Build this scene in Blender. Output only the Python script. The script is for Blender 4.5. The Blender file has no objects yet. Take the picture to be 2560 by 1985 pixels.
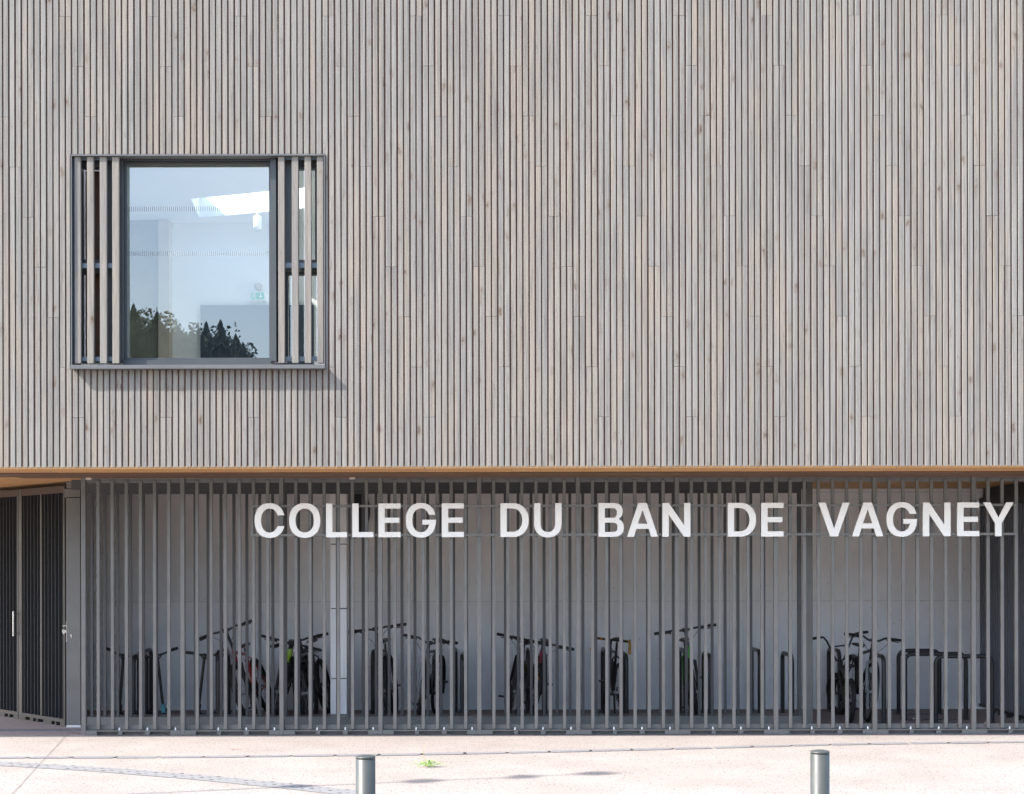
import bpy, math, random
from mathutils import Vector, Matrix
R = math.radians
rnd = random.Random(7)
S = bpy.context.scene
COL = S.collection
F = 3760.0; HZ = 1413.0; CX = 1280.0; CAMY = -16.0; EYE = 1.8

def sc(Y): return F/(Y-CAMY)                     # picture scale (px per metre) at depth Y
def wx(px, Y): return (px-CX)/sc(Y)
def wz(py, Y): return EYE+(HZ-py)/sc(Y)
def gnd(px, py):                                 # point of the pavement
    s = (py-HZ)/EYE
    return ((px-CX)/s, F/s+CAMY)

# ------------------------------------------------------------------ mesh helper
class MB:
    def __init__(self): self.v = []; self.f = []; self.c = []; self.s = []; self.g = []; self.k = 0
    def mark(self): self.k += 1; return self
    def add(self, vs, fs, col=(0.5,0.5,0.5,1), smooth=False):
        b = len(self.v); self.v += [tuple(p) for p in vs]
        for f in fs:
            self.f.append([b+i for i in f]); self.c.append(col); self.s.append(smooth); self.g.append(self.k)
    def box(self, x0, x1, y0, y1, z0, z1, col=(0.5,0.5,0.5,1), M=None):
        vs = [(x0,y0,z0),(x1,y0,z0),(x1,y1,z0),(x0,y1,z0),(x0,y0,z1),(x1,y0,z1),(x1,y1,z1),(x0,y1,z1)]
        if M: vs = [M @ Vector(p) for p in vs]
        self.add(vs, [(0,3,2,1),(4,5,6,7),(0,1,5,4),(1,2,6,5),(2,3,7,6),(3,0,4,7)], col)
    def batten(self, x0, x1, y0, y1, z0, z1, col, c=0.0028):
        q = [(x0,y0+c),(x0+c,y0),(x1-c*0.5,y0),(x1,y0+c*0.5),(x1,y1),(x0,y1)]
        self.add([(x,y,z0) for x,y in q]+[(x,y,z1) for x,y in q], [tuple(range(5,-1,-1)),tuple(range(6,12))]+[(i,(i+1)%6,6+(i+1)%6,6+i) for i in range(6)], col)
    def tube(self, pts, r, n=10, caps=True, M=None, closed=False):
        pts = [Vector(p) for p in pts]
        if M: pts = [M @ p for p in pts]
        N = len(pts); rs = r if isinstance(r,(list,tuple)) else [r]*N
        ref = None; rings = []
        for i in range(N):
            if closed: t = (pts[(i+1)%N]-pts[i-1])
            elif i == 0: t = pts[1]-pts[0]
            elif i == N-1: t = pts[-1]-pts[-2]
            else: t = (pts[i+1]-pts[i]).normalized()+(pts[i]-pts[i-1]).normalized()
            t = t.normalized() if t.length > 1e-9 else Vector((0,0,1))
            if ref is None:
                ref = Vector((0,0,1)) if abs(t.z) < 0.9 else Vector((1,0,0))
            u = (ref - t*ref.dot(t)).normalized(); w = t.cross(u); ref = u
            rings.append([pts[i]+(u*math.cos(2*math.pi*k/n)+w*math.sin(2*math.pi*k/n))*rs[i] for k in range(n)])
        vs = [p for q in rings for p in q]; fs = []
        m = N if closed else N-1
        for i in range(m):
            a = i*n; b = ((i+1)%N)*n
            for k in range(n):
                fs.append((a+k, a+(k+1)%n, b+(k+1)%n, b+k))
        self.add(vs, fs, smooth=True)
        if caps and not closed:
            self.add(rings[0], [tuple(reversed(range(n)))]); self.add(rings[-1], [tuple(range(n))])
    def lathe(self, prof, c, n=32, M=None, smooth=True):     # prof: (r, z) about vertical axis at c
        vs = []
        for r, z in prof:
            for k in range(n):
                a = 2*math.pi*k/n; vs.append(Vector((c[0]+r*math.cos(a), c[1]+r*math.sin(a), c[2]+z)))
        if M: vs = [M @ p for p in vs]
        fs = []
        for i in range(len(prof)-1):
            for k in range(n):
                fs.append((i*n+k, i*n+(k+1)%n, (i+1)*n+(k+1)%n, (i+1)*n+k))
        self.add(vs, fs, smooth=smooth)
        self.add(vs[-n:], [tuple(range(n))])
    def quad(self, a, b, c, d, col=(0.5,0.5,0.5,1)): self.add([a,b,c,d], [(0,1,2,3)], col)
    def build(self, name, mat, parent=None, bevel=0, tone=False):
        gs = sorted(set(self.g))
        if len(gs) > 1:                          # marked pieces become objects of their own
            first = None
            for q in gs:
                m = MB(); ids = [i for i in range(len(self.f)) if self.g[i] == q]; mp = {}
                for i in ids:
                    for v in self.f[i]:
                        if v not in mp: mp[v] = len(mp)
                    m.f.append([mp[v] for v in self.f[i]]); m.c.append(self.c[i]); m.s.append(self.s[i]); m.g.append(0)
                m.v = [self.v[v] for v in mp]
                o = m.build(name, mat, parent, bevel, tone); first = first or o
            return first
        me = bpy.data.meshes.new(name); me.from_pydata(self.v, [], self.f); me.update()
        me.polygons.foreach_set('use_smooth', self.s)
        if tone:
            at = me.attributes.new('tone', 'FLOAT_COLOR', 'FACE')
            at.data.foreach_set('color', [x for c in self.c for x in c])
        me.materials.append(mat)
        o = bpy.data.objects.new(name, me); COL.objects.link(o)
        if parent: o.parent = parent
        if bevel:
            m = o.modifiers.new('bevel', 'BEVEL'); m.width = bevel; m.segments = 1; m.limit_method = 'ANGLE'; m.angle_limit = R(50)
        return o

def tag(o, label=None, cat=None, group=None, kind=None):
    if label: o['label'] = label
    if cat: o['category'] = cat
    if group: o['group'] = group
    if kind: o['kind'] = kind
    return o
def empty(name, loc=(0,0,0), rot=(0,0,0)):
    o = bpy.data.objects.new(name, None); o.location = loc; o.rotation_euler = rot
    o.empty_display_size = 0.2; COL.objects.link(o); return o
def copy_tree(o, parent=None):
    c = o.copy(); COL.objects.link(c); c.parent = parent
    for ch in [q for q in bpy.data.objects if q.parent is o]: copy_tree(ch, c)
    return c

# ------------------------------------------------------------------ materials
class NT:
    def __init__(self, name):
        self.m = bpy.data.materials.new(name); self.m.use_nodes = True
        self.t = self.m.node_tree; self.b = self.t.nodes['Principled BSDF']; self.out = self.t.nodes['Material Output']
    def n(self, typ, **kw):
        x = self.t.nodes.new(typ)
        for k, v in kw.items():
            if k.startswith('i_'): x.inputs[k[2:].replace('_',' ')].default_value = v
            else: setattr(x, k, v)
        return x
    def l(self, a, b): self.t.links.new(a, b)
    def coord(self, scale):
        g = self.n('ShaderNodeNewGeometry'); m = self.n('ShaderNodeMapping'); m.inputs['Scale'].default_value = scale
        self.l(g.outputs['Position'], m.inputs['Vector']); return m.outputs[0]
    def ocoord(self, scale):
        g = self.n('ShaderNodeTexCoord'); m = self.n('ShaderNodeMapping'); m.inputs['Scale'].default_value = scale
        self.l(g.outputs['Object'], m.inputs['Vector']); return m.outputs[0]
    def noise(self, vec, scale=1, detail=4, rough=0.55, dist=0):
        x = self.n('ShaderNodeTexNoise'); x.inputs['Scale'].default_value = scale; x.inputs['Detail'].default_value = detail
        x.inputs['Roughness'].default_value = rough; x.inputs['Distortion'].default_value = dist
        self.l(vec, x.inputs['Vector']); return x.outputs['Fac']
    def ramp(self, fac, stops):
        x = self.n('ShaderNodeValToRGB'); e = x.color_ramp.elements
        while len(e) < len(stops): e.new(0.5)
        for i, (p, c) in enumerate(stops):
            e[i].position = p; e[i].color = (c[0],c[1],c[2],1) if not isinstance(c,(int,float)) else (c,c,c,1)
        self.l(fac, x.inputs[0]); return x.outputs[0]
    def mix(self, fac, a, b, mode='MIX'):
        x = self.n('ShaderNodeMix'); x.data_type = 'RGBA'; x.blend_type = mode
        for s, i in ((fac,0),(a,6),(b,7)):
            if isinstance(s,(int,float)): x.inputs[i].default_value = s
            elif isinstance(s,tuple): x.inputs[i].default_value = (s[0],s[1],s[2],1)
            else: self.l(s, x.inputs[i])
        return x.outputs[2]
    def math(self, op, a, b=0.0):
        x = self.n('ShaderNodeMath'); x.operation = op
        for s, i in ((a,0),(b,1)):
            if isinstance(s,(int,float)): x.inputs[i].default_value = s
            else: self.l(s, x.inputs[i])
        return x.outputs[0]
    def bump(self, h, strength=0.3, dist=0.01):
        x = self.n('ShaderNodeBump'); x.inputs['Strength'].default_value = strength; x.inputs['Distance'].default_value = dist
        self.l(h, x.inputs['Height']); self.l(x.outputs[0], self.b.inputs['Normal'])
    def base(self, c):
        if isinstance(c, tuple): self.b.inputs['Base Color'].default_value = (c[0],c[1],c[2],1)
        else: self.l(c, self.b.inputs['Base Color'])
    def rough(self, r):
        if isinstance(r,(int,float)): self.b.inputs['Roughness'].default_value = r
        else: self.l(r, self.b.inputs['Roughness'])

def plain(name, c, rough=0.5, metal=0.0, var=0.12, scale=6, spec=0.5):
    t = NT(name); n = t.noise(t.ocoord((scale,scale,scale)), 1, 5)
    f = t.ramp(n, [(0.3, 1-var), (0.7, 1+var*0.5)])
    t.base(t.mix(1.0, (c[0],c[1],c[2]), f, 'MULTIPLY')); t.rough(t.ramp(n, [(0.3, max(0.02,rough-0.06)), (0.7, min(1,rough+0.08))]))
    t.b.inputs['Metallic'].default_value = metal; t.b.inputs['Specular IOR Level'].default_value = spec
    return t.m

def wood_cladding():
    t = NT('weathered_larch')
    a = t.n('ShaderNodeAttribute'); a.attribute_name = 'tone'
    sep = t.n('ShaderNodeSeparateColor'); t.l(a.outputs['Color'], sep.inputs[0])
    g = t.n('ShaderNodeNewGeometry')
    # each board gets its own stretch of timber: shift the pattern by the board tone
    off = t.n('ShaderNodeCombineXYZ'); t.l(t.math('MULTIPLY', sep.outputs[2], 37.0), off.inputs[2])
    add = t.n('ShaderNodeVectorMath'); add.operation = 'ADD'; t.l(g.outputs['Position'], add.inputs[0]); t.l(off.outputs[0], add.inputs[1])
    def mp(s):
        m = t.n('ShaderNodeMapping'); m.inputs['Scale'].default_value = s; t.l(add.outputs[0], m.inputs['Vector']); return m.outputs[0]
    grey = t.mix(t.ramp(sep.outputs[0], [(0,0),(1,1)]), (0.278,0.268,0.252), (0.330,0.322,0.306))
    base = t.mix(t.ramp(sep.outputs[1], [(0.35,0),(1,0.75)]), grey, (0.355,0.312,0.272))
    streak = t.noise(mp((26,26,0.9)), 1, 4, 0.6, 0.3)
    base = t.mix(t.ramp(streak, [(0.34,0.65),(0.58,0.0)]), base, (0.185,0.183,0.180))
    warm = t.noise(mp((9,9,0.7)), 1, 3)
    base = t.mix(t.ramp(warm, [(0.52,0.0),(0.74,0.6)]), base, (0.39,0.325,0.265))
    grain = t.noise(mp((260,260,5)), 1, 3, 0.6, 0.4)
    base = t.mix(1.0, base, t.ramp(grain, [(0.25,0.74),(0.7,1.10)]), 'MULTIPLY')
    dk = t.noise(mp((38,38,3.2)), 1, 5, 0.7, 1.2)
    base = t.mix(t.ramp(dk, [(0.57,0.0),(0.70,0.7)]), base, (0.165,0.135,0.112))
    # knots
    kn = t.n('ShaderNodeTexVoronoi'); kn.feature = 'F1'; kn.inputs['Scale'].default_value = 1.0; kn.inputs['Randomness'].default_value = 1.0
    dn = t.n('ShaderNodeTexNoise'); dn.inputs['Scale'].default_value = 14; dn.inputs['Detail'].default_value = 4; t.l(add.outputs[0], dn.inputs['Vector'])
    vm = t.n('ShaderNodeVectorMath'); vm.operation = 'MULTIPLY_ADD'; t.l(dn.outputs['Color'], vm.inputs[0]); vm.inputs[1].default_value = (0.055,0.0,0.17)
    t.l(add.outputs[0], vm.inputs[2])
    km = t.n('ShaderNodeMapping'); km.inputs['Scale'].default_value = (6.3,0.01,3.2); t.l(vm.outputs[0], km.inputs['Vector']); t.l(km.outputs[0], kn.inputs['Vector'])
    d = kn.outputs['Distance']
    base = t.mix(t.ramp(d, [(0.04,0.7),(0.17,0.0)]), base, (0.20,0.158,0.122))
    ring = t.math('SINE', t.math('MULTIPLY', d, 95.0))
    rf = t.math('MULTIPLY', t.ramp(d, [(0.06,1.0),(0.26,0.0)]), t.math('MULTIPLY', t.math('ADD', ring, 1.0), 0.22))
    base = t.mix(rf, base, (0.14,0.10,0.085))
    base = t.mix(t.ramp(d, [(0.025,0.8),(0.075,0.0)]), base, (0.095,0.072,0.058))
    base = t.mix(1.0, base, (0.720,0.700,0.668), 'MULTIPLY'); t.base(base); t.rough(0.85); t.b.inputs['Specular IOR Level'].default_value = 0.25
    t.bump(grain, 0.25, 0.002)
    return t.m

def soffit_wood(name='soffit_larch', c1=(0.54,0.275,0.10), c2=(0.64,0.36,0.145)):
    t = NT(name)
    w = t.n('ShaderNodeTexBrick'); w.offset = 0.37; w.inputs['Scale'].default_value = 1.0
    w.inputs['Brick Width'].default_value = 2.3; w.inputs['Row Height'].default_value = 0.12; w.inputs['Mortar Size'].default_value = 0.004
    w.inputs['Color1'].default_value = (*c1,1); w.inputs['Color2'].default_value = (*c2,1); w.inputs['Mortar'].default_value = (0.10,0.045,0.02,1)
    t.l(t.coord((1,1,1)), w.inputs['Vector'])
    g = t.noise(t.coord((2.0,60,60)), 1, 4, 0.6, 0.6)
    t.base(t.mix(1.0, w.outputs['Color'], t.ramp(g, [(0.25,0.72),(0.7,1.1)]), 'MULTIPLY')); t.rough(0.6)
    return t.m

def concrete(name='shelter_concrete', c=(0.80,0.80,0.81), stain=True):
    t = NT(name)
    n1 = t.noise(t.coord((0.9,0.9,0.9)), 1, 6, 0.6, 0.3); n2 = t.noise(t.coord((7,7,2.2)), 1, 5, 0.65)
    f = t.mix(0.5, t.ramp(n1, [(0.3,0.86),(0.7,1.1)]), t.ramp(n2, [(0.3,0.88),(0.7,1.08)]))
    base = t.mix(1.0, c, f, 'MULTIPLY')
    v = t.n('ShaderNodeTexVoronoi'); v.inputs['Scale'].default_value = 1; t.l(t.coord((9,9,6)), v.inputs['Vector'])
    base = t.mix(t.ramp(v.outputs['Distance'], [(0.035,0.85),(0.055,0.0)]), base, (0.09,0.08,0.08))
    seam = t.n('ShaderNodeTexBrick'); seam.offset = 0.0; seam.inputs['Scale'].default_value = 1; seam.inputs['Brick Width'].default_value = 2.7
    seam.inputs['Row Height'].default_value = 1.35; seam.inputs['Mortar Size'].default_value = 0.004
    seam.inputs['Color1'].default_value = (1,1,1,1); seam.inputs['Color2'].default_value = (0.93,0.93,0.94,1); seam.inputs['Mortar'].default_value = (0.72,0.72,0.72,1)
    cc = t.n('ShaderNodeSeparateXYZ'); g = t.n('ShaderNodeNewGeometry'); t.l(g.outputs['Position'], cc.inputs[0])
    cb = t.n('ShaderNodeCombineXYZ'); t.l(cc.outputs[0], cb.inputs[0]); t.l(cc.outputs[2], cb.inputs[1]); t.l(cb.outputs[0], seam.inputs['Vector'])
    if stain: base = t.mix(1.0, base, seam.outputs['Color'], 'MULTIPLY')
    t.base(base); t.rough(0.75); t.bump(n2, 0.1, 0.01)
    return t.m

def pavement_mat():
    t = NT('pink_aggregate_concrete')
    fine = t.noise(t.coord((62,30,60)), 1, 4, 0.75); big = t.noise(t.coord((1.3,1.3,1)), 1, 4)
    base = t.mix(t.ramp(big, [(0.3,0),(0.7,1)]), (0.285,0.250,0.224), (0.335,0.300,0.272))
    base = t.mix(1.0, base, t.ramp(fine, [(0.30,0.45),(0.46,0.93),(0.7,1.12)]), 'MULTIPLY')
    v = t.n('ShaderNodeTexVoronoi'); t.l(t.coord((24,11,1)), v.inputs['Vector']); v.inputs['Scale'].default_value = 1
    base = t.mix(t.ramp(v.outputs['Distance'], [(0.12,0.9),(0.22,0.0)]), base, (0.15,0.12,0.115))
    st = t.noise(t.coord((3.5,13,1)), 1, 6, 0.75, 1.3)
    base = t.mix(t.ramp(st, [(0.655,0.0),(0.70,0.75)]), base, (0.26,0.13,0.09))
    t.base(base); t.rough(0.9); t.b.inputs['Specular IOR Level'].default_value = 0.2; t.bump(fine, 0.25, 0.004)
    return t.m

def glass_mat(refl=0.30):
    t = NT('reflective_glazing'); t.t.nodes.remove(t.b)
    tr = t.n('ShaderNodeBsdfTransparent'); tr.inputs[0].default_value = (0.82,0.90,0.84,1)
    gl = t.n('ShaderNodeBsdfGlossy'); gl.inputs['Color'].default_value = (0.95,0.95,0.94,1); gl.inputs['Roughness'].default_value = 0.0
    n = t.noise(t.coord((1.4,1.4,1.0)), 1, 2); bp = t.n('ShaderNodeBump'); bp.inputs['Strength'].default_value = 0.05; bp.inputs['Distance'].default_value = 0.004
    t.l(n, bp.inputs['Height']); t.l(bp.outputs[0], gl.inputs['Normal'])
    mx = t.n('ShaderNodeMixShader'); fr = t.n('ShaderNodeFresnel'); fr.inputs['IOR'].default_value = 1.5
    fac = t.math('ADD', t.math('MULTIPLY', fr.outputs[0], 0.8), refl-0.04)
    t.l(fac, mx.inputs[0]); t.l(tr.outputs[0], mx.inputs[1]); t.l(gl.outputs[0], mx.inputs[2]); t.l(mx.outputs[0], t.out.inputs[0])
    return t.m

M_CLAD = wood_cladding()
M_GROOVE = plain('groove_larch', (0.20,0.118,0.094), 0.9, var=0.35, scale=5)
M_SOFFIT = soffit_wood()
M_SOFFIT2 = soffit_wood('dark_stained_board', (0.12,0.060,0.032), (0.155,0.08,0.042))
M_CONC = concrete()
M_PAVE = pavement_mat()
M_FLOOR = plain('shade_darkened_floor', (0.24,0.20,0.20), 0.9, var=0.35, scale=30)  # pavement tone darkened to carry the shade under the building
M_RIB = plain('slate_ribs', (0.14,0.158,0.19), 0.5, var=0.12, scale=3)
M_DKBR = plain('dark_brown_beam', (0.07,0.042,0.026), 0.7, var=0.15, scale=3)
M_STEEL = plain('grey_painted_steel', (0.142,0.138,0.131), 0.42, var=0.18, scale=3)
M_STEEL_D = plain('dark_grey_steel', (0.060,0.060,0.062), 0.5, var=0.10, scale=3)
M_FIN = plain('anthracite_fins', (0.034,0.034,0.036), 0.55, var=0.15, scale=3)
M_DOORF = plain('brown_grey_steel', (0.048,0.043,0.037), 0.5, var=0.1, scale=3)
M_FRAME = plain('window_grey_aluminium', (0.045,0.050,0.054), 0.4, var=0.08, scale=4)
M_TRIM = plain('window_trim_sheet', (0.100,0.100,0.100), 0.4, var=0.08, scale=4)
M_GALV = plain('galvanised_rail', (0.12,0.145,0.17), 0.4, 0.2, var=0.15, scale=12)
M_DARK = plain('dark_membrane', (0.02,0.018,0.018), 0.9)
M_BROWN = plain('brown_plywood', (0.085,0.035,0.012), 0.6, var=0.3, scale=5)
M_WHITE = plain('white_letter_paint', (0.86,0.86,0.84), 0.45, var=0.05, scale=4)
M_PANEL = plain('white_wall_cover', (0.88,0.87,0.87), 0.5, var=0.05, scale=3)
M_ROOM = plain('white_plaster', (0.86,0.86,0.86), 0.9, var=0.02, scale=2)
M_ROOMWOOD = plain('pale_interior_wood', (0.55,0.48,0.40), 0.7, var=0.12, scale=3)
M_ROOMDARK = plain('dark_interior_curtain', (0.20,0.20,0.16), 0.9, var=0.2, scale=3)
M_BOARD = plain('blue_grey_door', (0.045,0.06,0.09), 0.7, var=0.1, scale=3)
M_GLASS = glass_mat(0.172)
M_BLACK = plain('black_paint', (0.007,0.007,0.008), 0.4, var=0.2, scale=20)
M_RUBBER = plain('black_rubber', (0.009,0.009,0.010), 0.75, var=0.2, scale=20)
M_STAND = plain('black_grey_tube_paint', (0.018,0.019,0.022), 0.38, var=0.1, scale=6)
M_CHROME = plain('bright_metal', (0.62,0.62,0.63), 0.22, 1.0, var=0.08, scale=20)
M_ZINC = plain('zinc_bolt', (0.6,0.6,0.61), 0.4, 0.2, var=0.05, scale=20)
M_BOLL = plain('bollard_grey_paint', (0.062,0.067,0.060), 0.42, 0.0, var=0.25, scale=9, spec=0.4)
M_GUTTER = plain('pale_gutter_stone', (0.20,0.195,0.20), 0.85, var=0.2, scale=14)
M_TACT = plain('pale_tactile_strip', (0.215,0.212,0.212), 0.8, var=0.12, scale=16)
M_JOINT = plain('dark_joint', (0.035,0.028,0.028), 0.9)
M_BASE = plain('wet_kerb', (0.16,0.14,0.14), 0.85, var=0.25, scale=12)
def paint(name, c, r=0.3): return plain(name, c, r, var=0.08, scale=12)
M_RED = paint('red_paint', (0.36,0.012,0.010)); M_LIME = paint('lime_paint', (0.22,0.34,0.02)); M_GREEN = paint('green_paint', (0.04,0.27,0.02))
M_YELL = paint('yellow_tape', (0.55,0.30,0.03), 0.6); M_MAG = paint('dark_red_paint', (0.18,0.01,0.03)); M_ORNG = paint('orange_reflector', (0.65,0.16,0.01)); M_TEAL = paint('teal_metal', (0.10,0.33,0.38))
M_GRAPH = paint('graphite_paint', (0.013,0.014,0.016), 0.35); M_SILVER = paint('silver_paint', (0.26,0.27,0.28), 0.3); M_BLUEW = paint('pale_blue_sticker', (0.5,0.6,0.75), 0.4)

# ------------------------------------------------------------------ setting
mb = MB(); mb.box(-400,400,-500,-45,-1.2,-0.03); mb.box(-400,400,30,500,-1.2,-0.03); mb.box(-400,-60,-45,30,-1.2,-0.03); mb.box(60,400,-45,30,-1.2,-0.03)
t = NT('meadow'); n = t.noise(t.coord((0.3,0.3,0.3)),1,6); t.base(t.ramp(n,[(0.3,(0.05,0.085,0.025)),(0.7,(0.10,0.14,0.045))])); t.rough(0.95)
tag(mb.build('ground', t.m), kind='structure')
mb = MB(); mb.box(-60,60,-45,30,-0.6,0.0); tag(mb.build('pavement', M_PAVE), kind='structure')

mb = MB(); mb.box(-9.5,6.2,-0.044,2.95,0.0002,0.004); tag(mb.build('shelter_floor_shade', M_FLOOR), kind='structure')  # thin dark sheet over the pavement, shelter shade put into its colour
# gutter line of stone strips (gentle curve), in pavement coordinates
gpts = [gnd(*p) for p in ((-260,1893.0),(0,1892.5),(500,1891.5),(1000,1886.5),(1280,1882),(1500,1877),(1740,1871.5),(2100,1862.5),(2300,1860),(2560,1857.5),(2800,1855))]
def resample(pts, step):
    out = [Vector((pts[0][0],pts[0][1],0))]; acc = 0; prev = out[0]
    for q in pts[1:]:
        q = Vector((q[0],q[1],0)); d = (q-prev).length; u = (q-prev)/max(d,1e-6); s = step-acc
        while s <= d: out.append(prev+u*s); s += step
        acc = d-(s-step); prev = q
    return out
gr = resample(gpts, 0.41); mb = MB(); mj = MB()
for a, b in zip(gr[:-1], gr[1:]):
    u = (b-a).normalized(); w = Vector((-u.y,u.x,0)); a2 = a+u*0.012; b2 = b-u*0.022; h = 0.070+rnd.uniform(-0.006,0.006); z = Vector((0,0,0.004+rnd.uniform(0,0.001)))
    mb.add([a2-w*h+z,b2-w*h+z,b2+w*h+z+u*0.02,a2+w*h+z+u*0.02],[(0,1,2,3)])
    if rnd.random() < 0.8:
        l = rnd.uniform(0.3,1.0)*h
        mj.add([b2-w*l+z,b2+u*0.03-w*l+z,b2+u*0.045+w*l+z,b2+u*0.018+w*l+z],[(0,1,2,3)])
g = tag(mb.build('gutter_line', M_GUTTER), kind='structure'); mj.build('joint', M_JOINT, g)
# tactile guide strip
tp = resample([gnd(*p) for p in ((-300,1898),(0,1907.5),(250,1922.5),(500,1943),(750,1968),(880,1983),(1060,2010),(1500,2110))], 0.2)
mb = MB(); mj = MB()
for i,(a,b) in enumerate(zip(tp[:-1], tp[1:])):
    u = (b-a).normalized(); w = Vector((-u.y,u.x,0)); z = Vector((0,0,0.004)); nxt = b
    if i == 0: pl, pr = a-w*0.12+z, a+w*0.12+z
    ql, qr = b-w*0.12+z, b+w*0.12+z
    mb.add([pl,ql,qr,pr],[(0,1,2,3)]); pl, pr = ql, qr
    for k in range(4):
        if rnd.random() < 0.12: continue
        c = a+u*(0.045*k+0.01)+w*(-0.085+0.055*k)+Vector((0,0,0.0075)); s = rnd.uniform(0.7,1.25)
        mj.add([c, c+Vector((0.035*s,0.0,0)), c+Vector((0.030*s,0.018*s,0)), c+Vector((0.012*s,0.012*s,0))],[(0,1,2,3)])
g = tag(mb.build('tactile_path', M_TACT), kind='structure'); mj.build('stud_shade', M_JOINT, g)  # flat dark marks painted as the shaded ends of the studs
# crack and joint lines
def line_strip(mb, pts, w, z=0.005):
    pts = [Vector((p[0],p[1],z)) for p in pts]
    for a,b in zip(pts[:-1],pts[1:]):
        u = (b-a).normalized(); n_ = Vector((-u.y,u.x,0))*w*0.5
        mb.add([a-n_,b-n_,b+n_,a+n_],[(0,1,2,3)])
mb = MB(); cp = [gnd(*p) for p in ((173,1829.5),(160,1842),(137,1868),(122,1884),(107,1900),(90,1917),(70,1940),(50,1963),(27,1986),(-40,2060))]
line_strip(mb, cp, 0.0035); line_strip(mb, [gnd(173,1830), (-4.4,-0.045), (6.2,-0.06)], 0.016)
tag(mb.build('pavement_joint', M_JOINT), kind='structure')
mb = MB(); mb.box(-9.5,-4.6,0.38,0.46,0.0,0.012); mb.box(-4.6,6.2,-0.035,-0.022,0.0,0.006)
tag(mb.build('threshold_track', M_GALV), kind='structure')

# ------------------------------------------------------------------ school building
FY = -1.376; FS = sc(FY)                       # cladding face
def fx(px): return (px-CX)/FS
def fz(py): return EYE+(HZ-py)/FS
SOF = 2.745
bld = empty('school_building', (0,0,0))
tag(bld, 'school building clad in weathered grey timber battens over an open ground floor with orange soffit', 'building')
W0, W1, ZT, ZB = fx(176), fx(815), fz(383.5), fz(921)
PITCH = 31.32/FS; X0 = fx(838.5); STEP = 125.4/FS
XL, XR, TOP = -9.0, 9.0, 8.3
BOT = fz(1167)
clad = MB()
i0 = int((XL-X0)/PITCH)-1; i1 = int((XR-X0)/PITCH)+1
for i in range(i0, i1):
    xb = X0+i*PITCH; k = i % 7
    zs = [BOT]; z = fz(164.5)-STEP*k - 7*STEP*3
    while z < TOP:
        if z > BOT+0.02: zs.append(z)
        z += 7*STEP
    zs.append(TOP)
    dy = rnd.uniform(0,0.0025)
    for jz, (za, zb_) in enumerate(zip(zs[:-1], zs[1:])):
        if jz == 0: tb = rnd.random(); wm = rnd.random()
        idb = rnd.random(); tb = min(1,max(0,tb+rnd.uniform(-0.15,0.15))); wm = min(1,max(0,wm+rnd.uniform(-0.15,0.15)))
        for h in range(2):
            xa = xb+0.0088+h*0.0600+rnd.uniform(-0.0012,0.0012); xe = xa+0.0450+rnd.uniform(-0.0014,0.0014)
            col = (min(1,max(0,tb*0.7+rnd.random()*0.5)), wm**1.5*0.6+rnd.random()*0.35, idb, 1)
            segs = [(za+0.0011+rnd.uniform(-0.0006,0.0012), zb_-0.0011)]
            if xe > W0 and xa < W1:
                ns = []
                for a, b in segs:
                    if b <= ZB or a >= ZT: ns.append((a,b)); continue
                    if a < ZB: ns.append((a,ZB))
                    if b > ZT: ns.append((ZT,b))
                segs = ns
            xcut = (xa, xe)
            for a, b in segs:
                o_ = rnd.uniform(0,0.0016)
                clad.batten(xcut[0], xcut[1], FY+dy+o_, FY+0.026, a, b, col)
            if jz == 0 and xe > W0 and xa < W0-0.006: clad.batten(xa, W0, FY+dy, FY+0.026, ZB, ZT, col)
            if jz == 0 and xe > W1+0.006 and xa < W1: clad.batten(W1, xe, FY+dy, FY+0.026, ZB, ZT, col)
clad.build('cladding', M_CLAD, bld, tone=True)
mb = MB()                                        # backing boards seen in the grooves
y0, y1 = FY+0.026, FY+0.045
for (a,b,c,d) in ((XL,W0,BOT+0.004,TOP-0.01),(W1,XR,BOT+0.004,TOP-0.01),(W0,W1,BOT+0.004,ZB),(W0,W1,ZT,TOP-0.01)): mb.box(a,b,y0,y1,c,d)
mb.build('batten_backing', M_GROOVE, bld)
mb = MB()
y0, y1 = FY+0.0455, FY+0.33
for (a,b,c,d) in ((XL,W0-0.004,SOF+0.03,TOP-0.02),(W1+0.004,XR,SOF+0.03,TOP-0.02),(W0-0.004,W1+0.004,SOF+0.03,ZB-0.004),(W0-0.004,W1+0.004,ZT+0.004,TOP-0.02)): mb.box(a,b,y0,y1,c,d)
mb.build('upper_wall', M_DARK, bld)
mb = MB(); mb.box(XL,XR,FY+0.02,-0.78,SOF,SOF+0.028); mb.box(XL,XR,-0.0,8.0,SOF,SOF+0.028)
mb.build('soffit', M_SOFFIT, bld)
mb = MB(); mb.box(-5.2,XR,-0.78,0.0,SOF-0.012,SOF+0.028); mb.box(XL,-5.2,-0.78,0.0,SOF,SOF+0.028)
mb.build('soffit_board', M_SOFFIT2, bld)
mb = MB()
for px in (881,222):
    x = wx(px,-0.1); mb.mark().box(x-0.028,x+0.028,-0.12,-0.06,SOF-0.034,SOF-0.0125)
mb.build('spacer_block', M_ROOMWOOD, bld)
WY = 2.70
mb = MB(); mb.box(-9.0,6.3,WY,WY+0.25,0,SOF-0.001); mb.build('concrete_wall', M_CONC, bld)
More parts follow.
